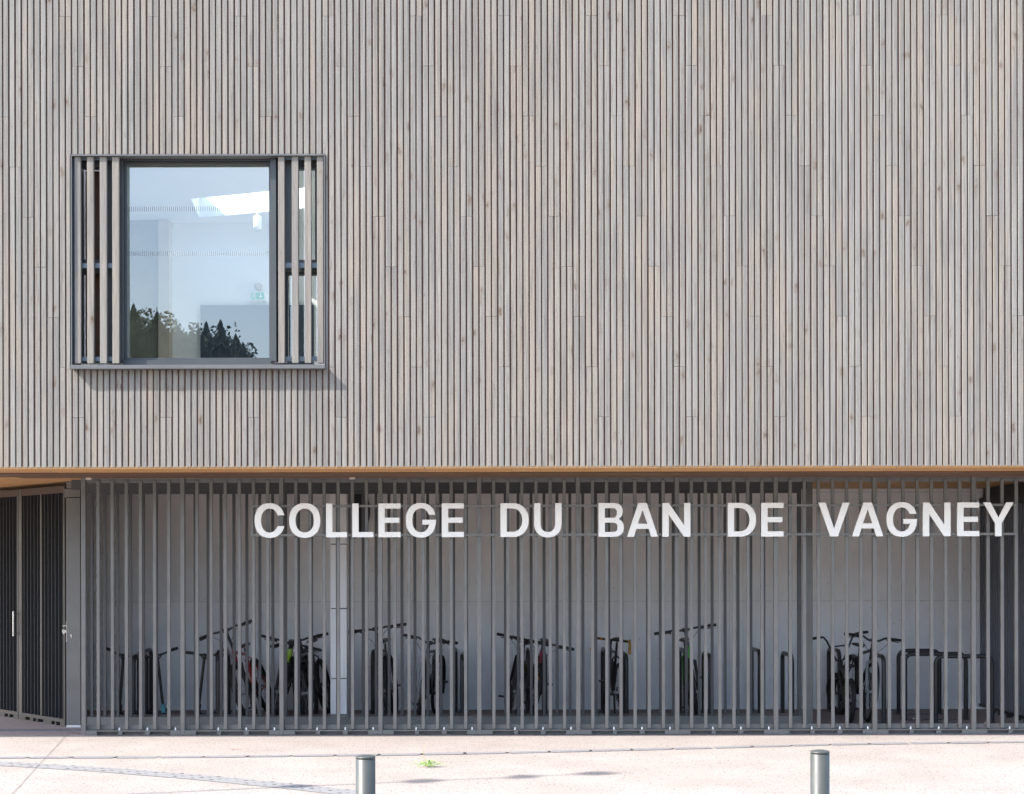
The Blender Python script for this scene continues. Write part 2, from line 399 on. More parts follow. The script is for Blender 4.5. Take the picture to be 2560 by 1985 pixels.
# storey slab, side and rear walls, roof with the skylight opening and an added unseen strip opening
mb = MB(); mb.box(XL,XR,-1.04,8.0,SOF+0.03,3.1); mb.box(XL,XL+0.2,-1.04,8.0,3.101,TOP-0.03); mb.box(XR-0.2,XR,-1.04,8.0,3.101,TOP-0.03); mb.box(XL+0.2,XR-0.2,7.8,8.0,0,TOP-0.03)
mb.build('outer_walls', M_DARK, bld)
CZ = 6.27
hole = [(-3.90,2.33),(-4.01,3.32),(-2.585,2.80),(-2.447,1.79)]
def holed(mb, x0,x1,y0,y1,z, flip=False):
    for (a,b,c,d) in ((x0,x1,y0,-0.3),(x0,-7.7,-0.3,0.72),(0.1,x1,-0.3,0.72)): mb.quad((a,c,z),(b,c,z),(b,d,z),(a,d,z))  # leaves open an added strip, out of view, to brighten the room
    y0 = 0.72; o = [(x0,y0),(x0,y1),(x1,y1),(x1,y0)]
    for k in range(4):
        a,b = o[k],o[(k+1)%4]; c,d = hole[(k+1)%4],hole[k]
        mb.quad((*a,z),(*b,z),(*c,z),(*d,z))
mb = MB(); holed(mb,-8.2,0.5,-1.045,3.6,CZ)
for k in range(4):
    a,b = hole[k],hole[(k+1)%4]; mb.quad((*a,CZ),(*b,CZ),(*b,6.6),(*a,6.6))
for (a,b,c,d) in ((-7.7,0.1,-0.32,-0.3),(-7.7,0.1,0.72,0.74),(-7.72,-7.7,-0.32,0.74),(0.1,0.12,-0.32,0.74)): mb.box(a,b,c,d,CZ+0.001,6.6)  # sides of the added unseen strip opening
mb.box(-8.2,0.5,3.6,3.7,3.101,CZ); mb.box(-8.3,-8.2,-1.045,3.7,3.101,CZ); mb.box(0.5,0.6,-1.045,3.7,3.101,CZ)
mb.box(-8.2,0.5,-1.04,3.6,3.101,3.12)
mb.build('classroom_walls', M_ROOM, bld)
mb = MB(); holed(mb,XL+0.2,XR-0.2,-1.045,7.8,6.61); mb.build('roof', M_ROOM, bld)
mb = MB(); Yb = 3.5; mb.box(wx(290,Yb),wx(401,Yb),3.44,3.59,3.121,CZ-0.01); mb.build('curtain', M_ROOMDARK, bld)
mb = MB(); mb.box(wx(401.5,Yb),wx(428,Yb),3.40,3.59,3.121,CZ-0.01); mb.build('column', M_ROOMWOOD, bld)
mb = MB(); mb.box(wx(504,3.6),wx(786,3.6),3.55,3.599,3.121,wz(763,3.6)); mb.build('door', M_BOARD, bld)

# window
TY = FY-0.016                                    # front edge of the metal surround
TLY = FY-0.088                                   # front edge of the projecting sill
TS = sc(TY)
def tx(px): return (px-CX)/TS
def tz(py): return EYE+(HZ-py)/TS
win = MB()
xl, xr, zt, zb = tx(178), tx(813.5), tz(384), wz(910.5,TLY)+0.001
win.box(xl, xr, TY, FY+0.30, zt-0.014, zt)                       # head sheet
win.box(xl, xl+0.010, TY+0.002, FY+0.30, zb, zt-0.0142)          # side sheets
win.box(xr-0.010, xr, TY+0.002, FY+0.30, zb, zt-0.0142)
W = win.build('window', M_TRIM, bld)
tag(W, 'large projecting window with grey metal surround and timber slats at both sides')
mb = MB(); mb.box(wx(177,TLY), wx(813,TLY), TLY, FY+0.30, wz(920.5,TLY), wz(910.5,TLY)); mb.build('sill', M_TRIM, W, bevel=0.003)
zb = wz(910.5,TLY)+0.0005
SY = TY+0.024
mslats = []
for (a,b) in ((188,203),(219,235.5),(251,268),(282,298.5),(697,712.5),(731,747),(763,779),(794,809.5)):
    k = SY-CAMY; x0_ = (a-CX)*k/F; x1_ = (b-CX)*k/F
    mb = MB(); z0_, z1_ = wz(906.5,SY), wz(388.5,SY)
    mb.box(x0_, x1_, SY, SY+0.042, z0_, zt-0.016, (rnd.random()*0.6, 0.15+rnd.random()*0.75, rnd.random(), 1))
    mb.build('slat', M_CLAD, W, tone=True, bevel=0.002)
GY = SY+0.0435
mb = MB()
for (a,b) in ((184,298),(699,809)):
    for (p,q) in ((390,397.5),(656,668),(890,901)):
        mb.mark().box(wx(a,GY),wx(b,GY),GY,GY+0.03,wz(q,GY),wz(p,GY))
mb.mark().box(wx(184,GY),wx(188,GY),GY+0.0005,GY+0.0295,wz(889.5,GY),wz(398,GY))
mb.build('slat_rail', M_GALV, W)
PY = -1.17                                       # glass plane
def px_(p): return wx(p,PY)
def pz_(p): return wz(p,PY)
fr = MB()
def frame(m, a,b,c,d, w, y0, y1):                # px extents of glass a..b, c(top)..d(bottom); member width w px
    m.box(px_(a-w),px_(b+w),y0,y1,pz_(c),pz_(c-w)); m.box(px_(a-w),px_(b+w),y0,y1,pz_(d+w),pz_(d))
    m.box(px_(a-w),px_(a),y0+0.0006,y1-0.001,pz_(d)+0.0001,pz_(c)-0.0001); m.box(px_(b),px_(b+w),y0+0.0006,y1-0.001,pz_(d)+0.0001,pz_(c)-0.0001)
frame(fr, 322.7,676,413,895,6.5,PY-0.05,PY+0.05)
# outer members
fr.box(px_(298),px_(316),PY-0.11,PY+0.05,pz_(906),zt-0.016); fr.box(px_(682.6),px_(697),PY-0.13,PY+0.05,pz_(906),zt-0.016)
fr.box(px_(316.1),px_(682.5),PY-0.10,PY+0.049,pz_(406),zt-0.016); fr.box(px_(316.1),px_(682.5),PY-0.09,PY+0.049,zb-0.0003,pz_(902))
# right bay
frame(fr, 748,790,423,650,7,PY-0.03,PY+0.05); frame(fr, 722,796,687,891.5,5,PY-0.02,PY+0.05)
fr.box(px_(697.1),px_(741),PY-0.06,PY+0.05,pz_(657.1),pz_(405)); fr.box(px_(741.1),px_(815),PY-0.06,PY+0.05,pz_(415.9),pz_(395)); fr.box(px_(797.1),px_(815),PY-0.06,PY+0.05,pz_(657.1),pz_(416))
fr.box(px_(697.1),px_(815),PY-0.07,PY+0.052,pz_(681.9),pz_(657.2)); fr.box(px_(697.1),px_(716.9),PY-0.05,PY+0.05,pz_(906),pz_(682)); fr.box(px_(801.1),px_(815),PY-0.05,PY+0.05,pz_(906),pz_(682))
# left bay: open sash frame
fr.box(px_(170),px_(208),PY-0.05,PY+0.05,pz_(906),pz_(405)); fr.box(px_(270),px_(297.9),PY-0.05,PY+0.05,pz_(906),pz_(395)); fr.box(px_(208.1),px_(269.9),PY-0.06,PY+0.05,pz_(420),pz_(395))
fr.box(px_(208.1),px_(269.9),PY-0.05,PY+0.05,pz_(684),pz_(650)); fr.box(px_(208.1),px_(269.9),PY-0.05,PY+0.05,pz_(906),pz_(891))
fr.build('frame', M_FRAME, W, bevel=0.0015)
for (a,b,c,d) in ((322.7,676,413,895),(748,790,423,650),(722,796,687,891.5)):
    mb = MB(); mb.box(px_(a),px_(b),PY,PY+0.008,pz_(d)+0.0002,pz_(c)-0.0002); 
    mb.v = mb.v[:4]+mb.v[4:]; mb.f = [mb.f[2]]; mb.c = mb.c[:1]; mb.s = [False]
    mb.build('pane', M_GLASS, W)
mb = MB(); mb.box(px_(208.2),px_(269.8),PY+0.10,PY+0.12,pz_(891),pz_(420)); mb.build('shutter_board', M_BROWN, W)
mb = MB()
for (c,d) in ((514.8,527),(626.5,638.5)):
    x = 324.5; mb.mark()
    while x < 674:
        mb.box(px_(x),px_(x+2.0),PY-0.0025,PY-0.001,pz_(d),pz_(c)); x += 5.24
t = NT('etched_marking'); t.base((0.30,0.34,0.37)); t.rough(0.8); mxs = t.n('ShaderNodeMixShader'); tr = t.n('ShaderNodeBsdfTransparent'); mxs.inputs[0].default_value = 0.3
t.l(tr.outputs[0], mxs.inputs[1]); t.l(t.b.outputs[0], mxs.inputs[2]); t.l(mxs.outputs[0], t.out.inputs[0]); M_ETCH = t.m
mb.build('safety_marking', M_ETCH, W)

# things inside the classroom
e = empty('exit_sign', (wx(645.5,3.5), 3.5, wz(748,3.5)))
tag(e, 'small green emergency exit sign with white arrow on the wall behind the window', 'exit sign')
wS, hS = 33/sc(3.5), 17/sc(3.5)
mb = MB(); mb.box(-wS/2-0.008,wS/2+0.008,-0.02,0.098,-0.01,hS+0.01); mb.build('housing', M_ROOM, e)
t = NT('exit_green'); t.base((0.01,0.22,0.14)); t.rough(0.4); t.b.inputs['Emission Color'].default_value = (0.03,0.42,0.30,1); t.b.inputs['Emission Strength'].default_value = 0.08; M_EXIT = t.m
mb = MB(); mb.box(-wS/2,wS/2,-0.024,-0.0205,0,hS); mb.build('face', M_EXIT, e)
mb = MB(); y = -0.0265; 
mb.box(0.036,0.048,y,y+0.002,0.035,0.075)
mb.mark(); mb.add([(0.018,y,0.042),(0.042,y,0.012),(0.066,y,0.042),(0.052,y,0.042),(0.042,y,0.028),(0.032,y,0.042)],[(0,1,4,5),(1,2,3,4)])
mb.box(-0.075,-0.070,y,y+0.002,0.010,0.078); mb.box(-0.070,-0.022,y,y+0.002,0.073,0.078); mb.box(-0.027,-0.022,y,y+0.002,0.010,0.0729)
mb.lathe([(0.0,0),(0.007,0.0001),(0.007,0.0015)],(0,0,0),12,M=Matrix.Translation((-0.046,y+0.001,0.064)) @ Matrix.Rotation(R(90),4,'X'))
mb.tube([(-0.048,y,0.056),(-0.050,y,0.040)],0.0055,6); mb.tube([(-0.050,y,0.040),(-0.040,y,0.028),(-0.044,y,0.014)],0.003,6); mb.tube([(-0.050,y,0.040),(-0.058,y,0.028),(-0.066,y,0.024)],0.003,6)
mb.tube([(-0.049,y,0.053),(-0.038,y,0.046),(-0.032,y,0.052)],0.0025,6); mb.tube([(-0.049,y,0.053),(-0.060,y,0.050),(-0.062,y,0.040)],0.0025,6)
mb.build('pictogram', M_WHITE, e)
e = empty('ceiling_spotlight', (wx(645,2.6), 2.6, CZ))
tag(e, 'white cylindrical spotlight hanging under the classroom ceiling by the skylight', 'spotlight')
zc = wz(574,2.6)-CZ; zc2 = wz(540,2.6)-CZ
mb = MB(); mb.lathe([(0.0,zc),(0.045,zc),(0.05,zc+0.01),(0.05,zc2),(0.03,zc2+0.01)],(0,0,0),24); mb.build('lamp_body', M_WHITE, e)
mb = MB(); mb.tube([(0,0,zc2+0.005),(0,0,-0.01)],0.01,8); mb.build('stem', M_WHITE, e)
e = empty('smoke_detector', (wx(645,3.5), 3.598, wz(713,3.5)))
tag(e, 'small white detector on the classroom wall just above the exit sign', 'detector')
mb = MB(); mb.lathe([(0.0,0),(0.05,0.002),(0.05,0.03),(0.03,0.05),(0.028,0.052)],(0,0,0),20,M=Matrix.Rotation(R(90),4,'X')); mb.build('cover', M_ROOMWOOD, e)

# ------------------------------------------------------------------ wall fittings of the shelter
CY = 1.10
e = empty('white_column', (wx(846,CY),CY+0.1,0)); tag(e, 'white panelled column with dark horizontal joints inside the bicycle shelter', 'column')
w_ = 41/sc(CY)/2; zz = [0.0]+[wz(p,CY) for p in (1695.7,1520.5,1359.5)]+[SOF-0.002]
mb = MB()
for a,b in zip(zz[:-1],zz[1:]): mb.box(-w_,w_,-0.10,0.09,a+0.005,b-0.005)
mb.build('cover_panel', M_PANEL, e, bevel=0.003)
mb = MB(); mb.box(-w_+0.012,w_-0.012,-0.09,0.08,0.001,SOF-0.004); mb.build('core', M_BLACK, e)
e = empty('oval_fixture', (wx(880,2.62),2.6995,wz(1278,2.62))); tag(e, 'black oval fixture high on the concrete wall beside the white column cover', 'wall fixture')
mb = MB(); Ms = Matrix.Diagonal((44/sc(2.62),1,68/sc(2.62),1))@Matrix.Rotation(R(90),4,'X'); mb.lathe([(0.0,0.0),(1.0,0.0),(1.0,0.05),(0.95,0.065),(0.9,0.066)],(0,0,0),40,M=Ms); mb.build('plate', M_BLACK, e)
mb = MB(); mb.box(0.0,0.09,-0.06,-0.0,0.1,0.34); mb.build('bracket', M_BLACK, e)

# ------------------------------------------------------------------ front fence
PX = 247.0/235.0; FX0 = -4.553
fence = empty('slat_fence', (FX0,0,0)); tag(fence, 'long grey steel bar fence along the pavement closing the bicycle shelter, behind the white letters', 'fence')
TOPZ = 2.738
pan = MB()
for k in range(1,7):
    x = k*PX/7+0.004; pan.box(x-0.017,x+0.017,-0.022,0.012,0.062,TOPZ-0.030)
pan.box(0.0235,PX-0.0235,-0.020,-0.012,TOPZ-0.012,TOPZ-0.002)
pan.box(0.0235,PX-0.0235,0.0,0.03,TOPZ-0.055,TOPZ-0.0125)
pan.box(0.0235,PX-0.0235,0.029,0.036,0.052,0.105)                # upright flange behind the bars
bas = MB(); bas.box(0.0235,PX-0.0235,-0.028,0.036,0.040,0.0515)
sl = [(33,86),(96,153),(165,216)]; e_ = [0.0235]+[v/235 for s_ in sl for v in s_]+[PX-0.0235]
for a,b in zip(e_[0::2],e_[1::2]): bas.box(a,b,-0.026,0.03,0.002,0.0399)
bas.box(0.0235,PX-0.0235,0.0301,0.036,0.002,0.0399)
bol = MB()
for v in (89,159,229): bol.mark().tube([(v/235,-0.018,0.0516),(v/235,-0.018,0.072),(v/235,-0.018,0.082)],[0.0085,0.0085,0.004],8)
pos = MB(); pos.box(-0.0225,0.0225,-0.028,0.034,0.0,TOPZ)
pa = pan.build('bar_panel', M_STEEL, fence, bevel=0.0025); ba = bas.build('base_rail', M_STEEL, fence); bol.build('bolt', M_ZINC, fence); bos = [q for q in fence.children if q.name.startswith('bolt')]; po = pos.build('post', M_STEEL, fence, bevel=0.003)
for k in range(1,10):
    for o in [pa,ba,po]+bos:
        c = o.copy(); c.parent = fence; COL.objects.link(c); c.location = (k*PX,0,0)
c = po.copy(); c.parent = fence; COL.objects.link(c); c.location = (10*PX,0,0)

# sign
LY = -0.085; LS = sc(LY)
sg = empty('school_sign', (0,LY,0)); tag(sg, 'white raised letters reading COLLEGE DU BAN DE VAGNEY on two thin rails', 'sign')
mb = MB(); ry = sc(LY+0.02)
def rx_(p): return (p-CX)/ry
def rz_(p): return EYE+(HZ-p)/ry
mb.box(rx_(628),rx_(2541),0.012,0.036,rz_(1267.5),rz_(1261.5)); mb.box(rx_(628),rx_(2541),0.012,0.036,rz_(1340),rz_(1334))
mb.box(rx_(628),rx_(633.5),0.0122,0.0358,rz_(1333.9),rz_(1267.6)); mb.box(rx_(2535),rx_(2541),0.0122,0.0358,rz_(1333.9),rz_(1267.6))
for k in range(0,70,7):
    x = FX0+PX*(2+k/7)-0.02
    if x < rx_(2535): 
        for zz_ in ((1264.5),(1337)): mb.box(x,x+0.02,0.0362,LY*-1-0.0285,rz_(zz_)-0.008,rz_(zz_)+0.008)
mb.build('rail', M_STEEL, sg)
def arc(cx,cy,rx,ry,a0,a1,n=28,p=2.25):
    out = []
    for i in range(n+1):
        a = R(a0+(a1-a0)*i/n); c,s = math.cos(a), math.sin(a)
        out.append((cx+rx*math.copysign(abs(c)**(2/p),c), cy+ry*math.copysign(abs(s)**(2/p),s)))
    return out
def outline(ch, w):                              # contours in cap-height units, origin bottom left
    st, hb = 0.187, 0.154
    if ch == 'L': return [[(0,0),(w,0),(w,hb),(st,hb),(st,1),(0,1)]]
    if ch == 'E': return [[(0,0),(w,0),(w,hb),(st,hb),(st,0.424),(w-0.035,0.424),(w-0.035,0.578),(st,0.578),(st,1-hb),(w,1-hb),(w,1),(0,1)]]
    if ch == 'O': return [arc(w/2,0.5,w/2,0.513,0,360,56)[:-1], arc(w/2,0.5,w/2-0.187,0.513-0.158,0,360,56,2.15)[:-1]]
    if ch == 'C':
        o = arc(w/2,0.5,w/2,0.513,21,337,60); i = arc(w/2,0.5,w/2-0.187,0.355,30,328,54,2.15)
        yt, yb = 0.655, 0.335
        o = [p for p in o]; i = [p for p in i]
        o[0] = (w-0.010,yt); o[-1] = (w-0.010,yb); i[0] = (w-0.207,yt); i[-1] = (w-0.207,yb)
        o = [o[0]]+[p for p in o[1:-1] if not (p[0] > w*0.6 and yb < p[1] < yt)]+[o[-1]]
        i = [i[0]]+[p for p in i[1:-1] if not (p[0] > w*0.6 and yb < p[1] < yt)]+[i[-1]]
        return [o+i[::-1]]
    if ch == 'G':
        o = arc(w/2,0.5,w/2,0.513,21,359,64); i = arc(w/2,0.5,w/2-0.187,0.355,30,352,54,2.15); yt = 0.665
        o[0] = (w-0.014,yt); i[0] = (w-0.212,yt)
        o = [o[0]]+[p for p in o[1:] if not (p[0] > w*0.6 and 0.43 < p[1] < yt)]
        i = [i[0]]+[p for p in i[1:] if not (p[0] > w*0.6 and 0.375 < p[1] < yt)]
        return [o+[(w,0.46),(w,0.515),(w-0.40,0.515),(w-0.40,0.372),(w-0.188,0.372)]+i[::-1]]
    if ch == 'D':
        c = w-0.47; return [[(0,0),(c,0)]+arc(c,0.5,0.47,0.5,-90,90,36,2.15)[1:-1]+[(c,1),(0,1)], [(st,hb),(c-0.02,hb)]+arc(c-0.02,0.5,0.47-0.172,0.5-hb,-90,90,30,2.15)[1:-1]+[(c-0.02,1-hb),(st,1-hb)]]
    if ch == 'U':
        r = w/2; return [[(0,1)]+[(0,0.40)]+arc(r,0.40,r,0.413,180,360,36,2.2)[1:-1]+[(w,0.40),(w,1),(w-st,1),(w-st,0.40)]+arc(r,0.40,r-st,0.253,360,180,30,2.2)[1:-1]+[(st,0.40),(st,1)]]
    if ch == 'B':
        m = 0.515; u = w-0.035
        return [[(0,0),(w-0.30,0)]+arc(w-0.30,0.275,0.30,0.275,-90,62,22)[1:]+[(w-0.155,m+0.01)]+arc(u-0.26,0.755,0.26,0.245,-48,90,22)+[(0,1)],
                [(st,hb-0.01),(w-0.31,hb-0.01)]+arc(w-0.31,0.2825,0.125,0.1385,-90,90,18)[1:-1]+[(w-0.31,0.421),(st,0.421)],
                [(st,0.565),(u-0.28,0.565)]+arc(u-0.28,0.707,0.112,0.142,-90,90,18)[1:-1]+[(u-0.28,0.849),(st,0.849)]]
    if ch == 'A':
        a = 0.125; m = w/2; k = (m-a)
        def xl(y): return y*(m-a)
        ia = lambda y: 0.205+y*(m-0.205)/0.86
        return [[(0,0),(0.205,0),(ia(0.10)+0.0,0.10*1.0),(ia(0.235),0.235),(w-ia(0.235),0.235),(w-ia(0.10),0.10),(w-0.205,0),(w,0),(m+a,1),(m-a,1)], [(ia(0.385),0.385),(w-ia(0.385),0.385),(m,0.80)]]
    if ch == 'V':
        m = w/2; a = 0.112; return [[(0,1),(0.212,1),(m,0.235),(w-0.212,1),(w,1),(m+a,0),(m-a,0)]]
    if ch == 'N': return [[(0,0),(st,0),(st,0.655),(w-st,0),(w,0),(w,1),(w-st,1),(w-st,0.345),(st,1),(0,1)]]
    if ch == 'Y':
        m = w/2; h = 0.094; return [[(m-h,0),(m+h,0),(m+h,0.378),(w,1),(w-0.216,1),(m,0.552),(0.216,1),(0,1),(m-h,0.378)]]
letters = [('C',637,712.2),('O',723.3,801),('L',815.6,867.9),('L',881,933.8),('E',946.5,1001.8),('G',1015,1090),('E',1104.7,1160),
 ('D',1251.4,1322),('U',1335.6,1404),('B',1496.4,1559.7),('A',1567.8,1645),('N',1656,1726),('D',1819.5,1890),('E',1903,1958.7),
 ('V',2046,2124),('A',2130,2208),('G',2216.3,2292),('N',2307,2376),('E',2392.8,2447.6),('Y',2457.8,2533.5)]
H = 84.4/LS
for ch, a, b in letters:
    cu = bpy.data.curves.new('letter', 'CURVE'); cu.dimensions = '2D'; cu.fill_mode = 'BOTH'; cu.extrude = 0.010
    for poly in outline(ch, (b-a)/84.4):
        sp = cu.splines.new('POLY'); sp.points.add(len(poly)-1); sp.use_cyclic_u = True
        for i,(x,y) in enumerate(poly): sp.points[i].co = (x*H, y*H, 0, 1)
    tmp = bpy.data.objects.new('letter_curve', cu); COL.objects.link(tmp)
    me = bpy.data.meshes.new_from_object(tmp.evaluated_get(bpy.context.evaluated_depsgraph_get()))
    bpy.data.objects.remove(tmp); me.name = 'letter'; me.materials.clear(); me.materials.append(M_WHITE)
    o = bpy.data.objects.new('letter', me); COL.objects.link(o); o.parent = sg
    mid = (a+b)/2; yb = 1342.5+(mid-CX)/1280*2.2-(mid-CX)/1280*2.2
    o.location = ((a-CX)/LS, 0.0, EYE+(HZ-yb)/LS); o.rotation_euler = (R(90),0,0); o['label'] = 'white letter '+ch

# ------------------------------------------------------------------ inner barred gate
GYY = 0.79; GS = sc(GYY)
gate = empty('barred_gate', (0,GYY,0)); tag(gate, 'wide dark grey barred gate behind the front fence, ending at a thick post', 'gate')
gx0, gx1 = wx(201,GYY), wx(2003,GYY)
mb = MB(); x = wx(229.6,GYY)
while x < gx1-0.05: 
    mb.box(x-0.016,x+0.016,-0.010,0.010,0.1165,2.6); x += 32.3/GS
mb.build('bar', M_STEEL_D, gate, bevel=0.002).name = 'bar_panel'
mb = MB(); mb.box(gx0,gx1,-0.02,0.0195,2.6,2.655); mb.box(gx0,gx0+0.04,-0.0205,0.02,0.1162,2.599); mb.box(gx1-0.045,gx1,-0.0205,0.02,0.1162,2.599)
mb.build('frame', M_STEEL_D, gate)
mb = MB(); mb.box(gx0,gx1,-0.03,0.27,0.0,0.116); mb.build('base_beam', M_STEEL, gate, bevel=0.004)
mb = MB(); mb.box(gx0,gx1,-0.34,-0.30,2.63,SOF-0.001); mb.build('head_beam', M_STEEL_D, gate)
mb = MB(); mb.box(wx(2010,GYY),wx(2029,GYY),-0.06,0.08,0,SOF-0.001); mb.build('end_post', M_STEEL, gate, bevel=0.004)
# jamb with lock
jm = empty('door_jamb', (wx(182.5,GYY-0.06),GYY,0)); tag(jm, 'flat wide grey steel jamb with silver hook lock left of the front fence', 'door jamb')
jw = 35/sc(GYY-0.05)/2
mb = MB(); mb.box(-jw,jw,-0.05,0.06,0.03,2.56); mb.box(-jw-0.02,jw,-0.045,0.055,2.565,2.66); mb.box(-jw,jw+0.05,-0.04,0.05,2.665,SOF-0.001); mb.build('jamb_profile', M_STEEL, jm, bevel=0.003)
mb = MB(); mb.box(-jw,jw,-0.052,0.06,0.0,0.0285); mb.build('base_plate', M_ZINC, jm)
mb = MB(); zl = wz(1578,GYY); mb.box(-jw-0.006,-jw-0.0005,-0.04,-0.01,zl-0.11,zl+0.12)
mb.box(-jw-0.05,-jw-0.006,-0.030,-0.022,zl+0.065,zl+0.075)
hk = [(-0.006,0.02),(-0.05,0.03),(-0.056,0.005),(-0.035,-0.03),(-0.028,-0.02),(-0.026,-0.008),(-0.006,-0.008)]
n_ = len(hk); mb.add([(-jw+x,-0.030,zl+z) for x,z in hk]+[(-jw+x,-0.022,zl+z) for x,z in hk], [tuple(range(n_)),tuple(range(2*n_-1,n_-1,-1))]+[(i,(i+1)%n_,n_+(i+1)%n_,n_+i) for i in range(n_)])
mb.build('lock', M_CHROME, jm)
mb = MB(); xk = wx(178,GYY-0.05)-wx(182.5,GYY-0.06); zk = wz(1588,GYY-0.05)
mb.lathe([(0.0,0),(0.012,0.001),(0.012,0.006),(0.01,0.007)],(0,0,0),16,M=Matrix.Translation((xk,-0.05,zk+0.008))@Matrix.Rotation(R(90),4,'X')); mb.box(xk-0.006,xk+0.006,-0.056,-0.0502,zk-0.022,zk+0.006)
mb.build('keyhole', M_CHROME, jm)

# angled doors at left (run back and to the left)
DA = Vector((-4.98,0.83,0)); DU = Vector((-1.17,1.25,0)).normalized(); ang = math.atan2(-DU.y,-DU.x)
def leaf(t0, t1, label, handle, panels):
    p = DA+DU*t1; L = t1-t0
    e = empty('slatted_door', (p.x,p.y,0), (0,0,math.atan2(-DU.y,-DU.x))); tag(e, label, 'door', 'angled slatted steel doors left of the fence')
    mb = MB(); mb.box(0,0.085,-0.03,0.03,0.045,2.70); mb.box(L-0.03,L,-0.03,0.03,0.045,2.70)
    mb.box(0.0851,L-0.0301,-0.03,0.03,0.045,0.085)
    x = 0.0
    for a,b in ((0.0,0.15),(0.25,0.32),(0.39,0.42),(0.55,0.72),(0.79,0.82),(0.90,1.0)):
        mb.box(a*L,b*L,-0.029,0.029,0.004,0.0449)
    if panels: mb.box(L*0.5-0.02,L*0.5+0.02,-0.031,0.031,0.0851,2.6199)
    mb.build('door_frame', M_DOORF, e, bevel=0.002)
    mt = MB(); mt.box(0.0851,L-0.0301,-0.025,0.03,2.62,2.70); mt.build('top_rail', M_DKBR, e)
    mb = MB(); x = 0.0851+0.055
    while x < L-0.05:
        if not (panels and abs(x-L*0.5) < 0.03): mb.box(x-0.003,x+0.003,-0.028,0.022,0.0851,2.6199)
        x += 0.0875
    mb.build('fin_panel', M_FIN, e)
    mb = MB(); mb.box(0.0852,L-0.0302,0.0225,0.0275,0.0852,2.6198); mb.build('backing_sheet', M_FIN, e)  # dark sheet added in place of the shaded interior behind the fins
    if handle:
        mb = MB(); x = L-0.004; y = -0.085
        mb.tube([(x,y,0.98),(x,y,1.27)],0.012,12); mb.tube([(x,y,1.01),(x-0.02,-0.03,1.01)],0.007,8); mb.tube([(x,y,1.24),(x-0.02,-0.03,1.24)],0.007,8)
        mb.build('handle', M_CHROME, e)
    return e
leaf(0.0, 1.16, 'dark slatted steel door panel set at an angle, next to the grey jamb', False, True)
leaf(1.17, 2.5, 'dark slatted steel door leaf with long silver pull handle at the left edge', True, False)
# dark ribbed wall at right
e = empty('ribbed_wall', (5.86,0.1,0)); tag(e, 'dark ribbed metal wall closing the right end of the bicycle shelter', 'wall')
mb = MB(); y = 0.0
while y < 2.58: 
    mb.box(-0.045,0.0,y,y+0.048,0.075,2.50); y += 0.088
mb.build('rib_panel', M_RIB, e, bevel=0.004)
mb = MB(); mb.box(0.0,0.06,-0.02,2.598,0.05,SOF-0.001); mb.build('backing_sheet', M_FIN, e)
mb = MB(); mb.box(-0.055,-0.0005,-0.02,2.59,2.505,2.62); mb.build('top_rail', M_FIN, e)
mb = MB(); y = 0.0
mb.box(-0.06,-0.0005,-0.02,2.59,0.04,0.0745)
while y < 2.4: mb.box(-0.055,-0.002,y,y+0.09,0.0,0.0395); y += 0.30
mb.build('base_rail', M_BLACK, e)

# ------------------------------------------------------------------ cycle stands (hoops)
def hoop_mesh(L, H_=0.765, r=0.0245, c=0.085):
    mb = MB(); p = [(0,0,0.01),(0,0,H_-c)]
    for k in range(1,6): a = R(90*k/6); p.append((c-c*math.cos(a),0,H_-c+c*math.sin(a)))
    p.append((c,0,H_)); p.append((L-c,0,H_))
    for k in range(1,6): a = R(90*k/6); p.append((L-c+c*math.sin(a),0,H_-c+c*math.cos(a)))
    p += [(L,0,H_-c),(L,0,0.01)]
    mb.tube(p, r, 14); return mb
def stand(loc, rot, L, label, group):
    e = empty('cycle_stand', (*loc,0), (0,0,rot)); tag(e, label, 'cycle stand', group)
    hoop_mesh(L).build('hoop', M_STAND, e)
    mb = MB(); mb.box(-0.045,L+0.045,-0.06,0.06,0.0,0.010); mb.build('base_plate', M_STAND, e)
    mb = MB()
    for x in (0.09,L-0.09): mb.mark().tube([(x,-0.03,0.0101),(x,-0.03,0.026)],0.010,8)
    mb.build('bolt', M_ZINC, e); return e
near = [3.185,2.255,1.30,0.375,-0.57,-1.50,-2.43,-3.345,-4.31]
nlab = ['right of the thick gate post','between the green bicycle and the empty bay','right of the bicycle with yellow tape','beside the two bicycles behind the letters D and U','right of the bicycle with the clutter of cables','left of the tall black bicycle','behind the black mountain bicycle','left of the red mountain bicycle','between the two leftmost scooters']
nlab[0] = 'just left of the thick gate end post'
proto = None
def dup_stand(x, y, label, group):
    global proto
    if proto is None: proto = stand((x,y), R(90), 0.60, label, group); return
    c = copy_tree(proto); c.location = (x,y,0); c['label'] = label; c['group'] = group
for x, l in zip(near, nlab): dup_stand(x, 0.84+0.28 if x < 3.3 else 0.84, 'black front-row hoop stand, '+l, 'hoop stands for bicycles, front row')
far = [(3.92,'beside the small low bicycle with high bars'),(2.965,'alone in the bay left of the thick gate post'),(2.075,'behind the green bicycle'),(1.12,'behind the bicycle with yellow tape'),(0.19,'behind the red and black bicycles'),(-0.70,'right of the bicycle carrying cables, against the wall'),(-1.67,'behind the tall black bicycle'),(-2.595,'behind the black mountain bicycle'),(-3.53,'behind the red mountain bicycle'),(-4.47,'behind the middle scooter')]
for x, l in far: dup_stand(x, 2.02, 'black back-row hoop stand, '+l, 'hoop stands for bicycles, back row')
dup_stand(4.165, 0.86, 'black tubular hoop stand in the front row, right of the black city bicycle', 'hoop stands for bicycles, front row')
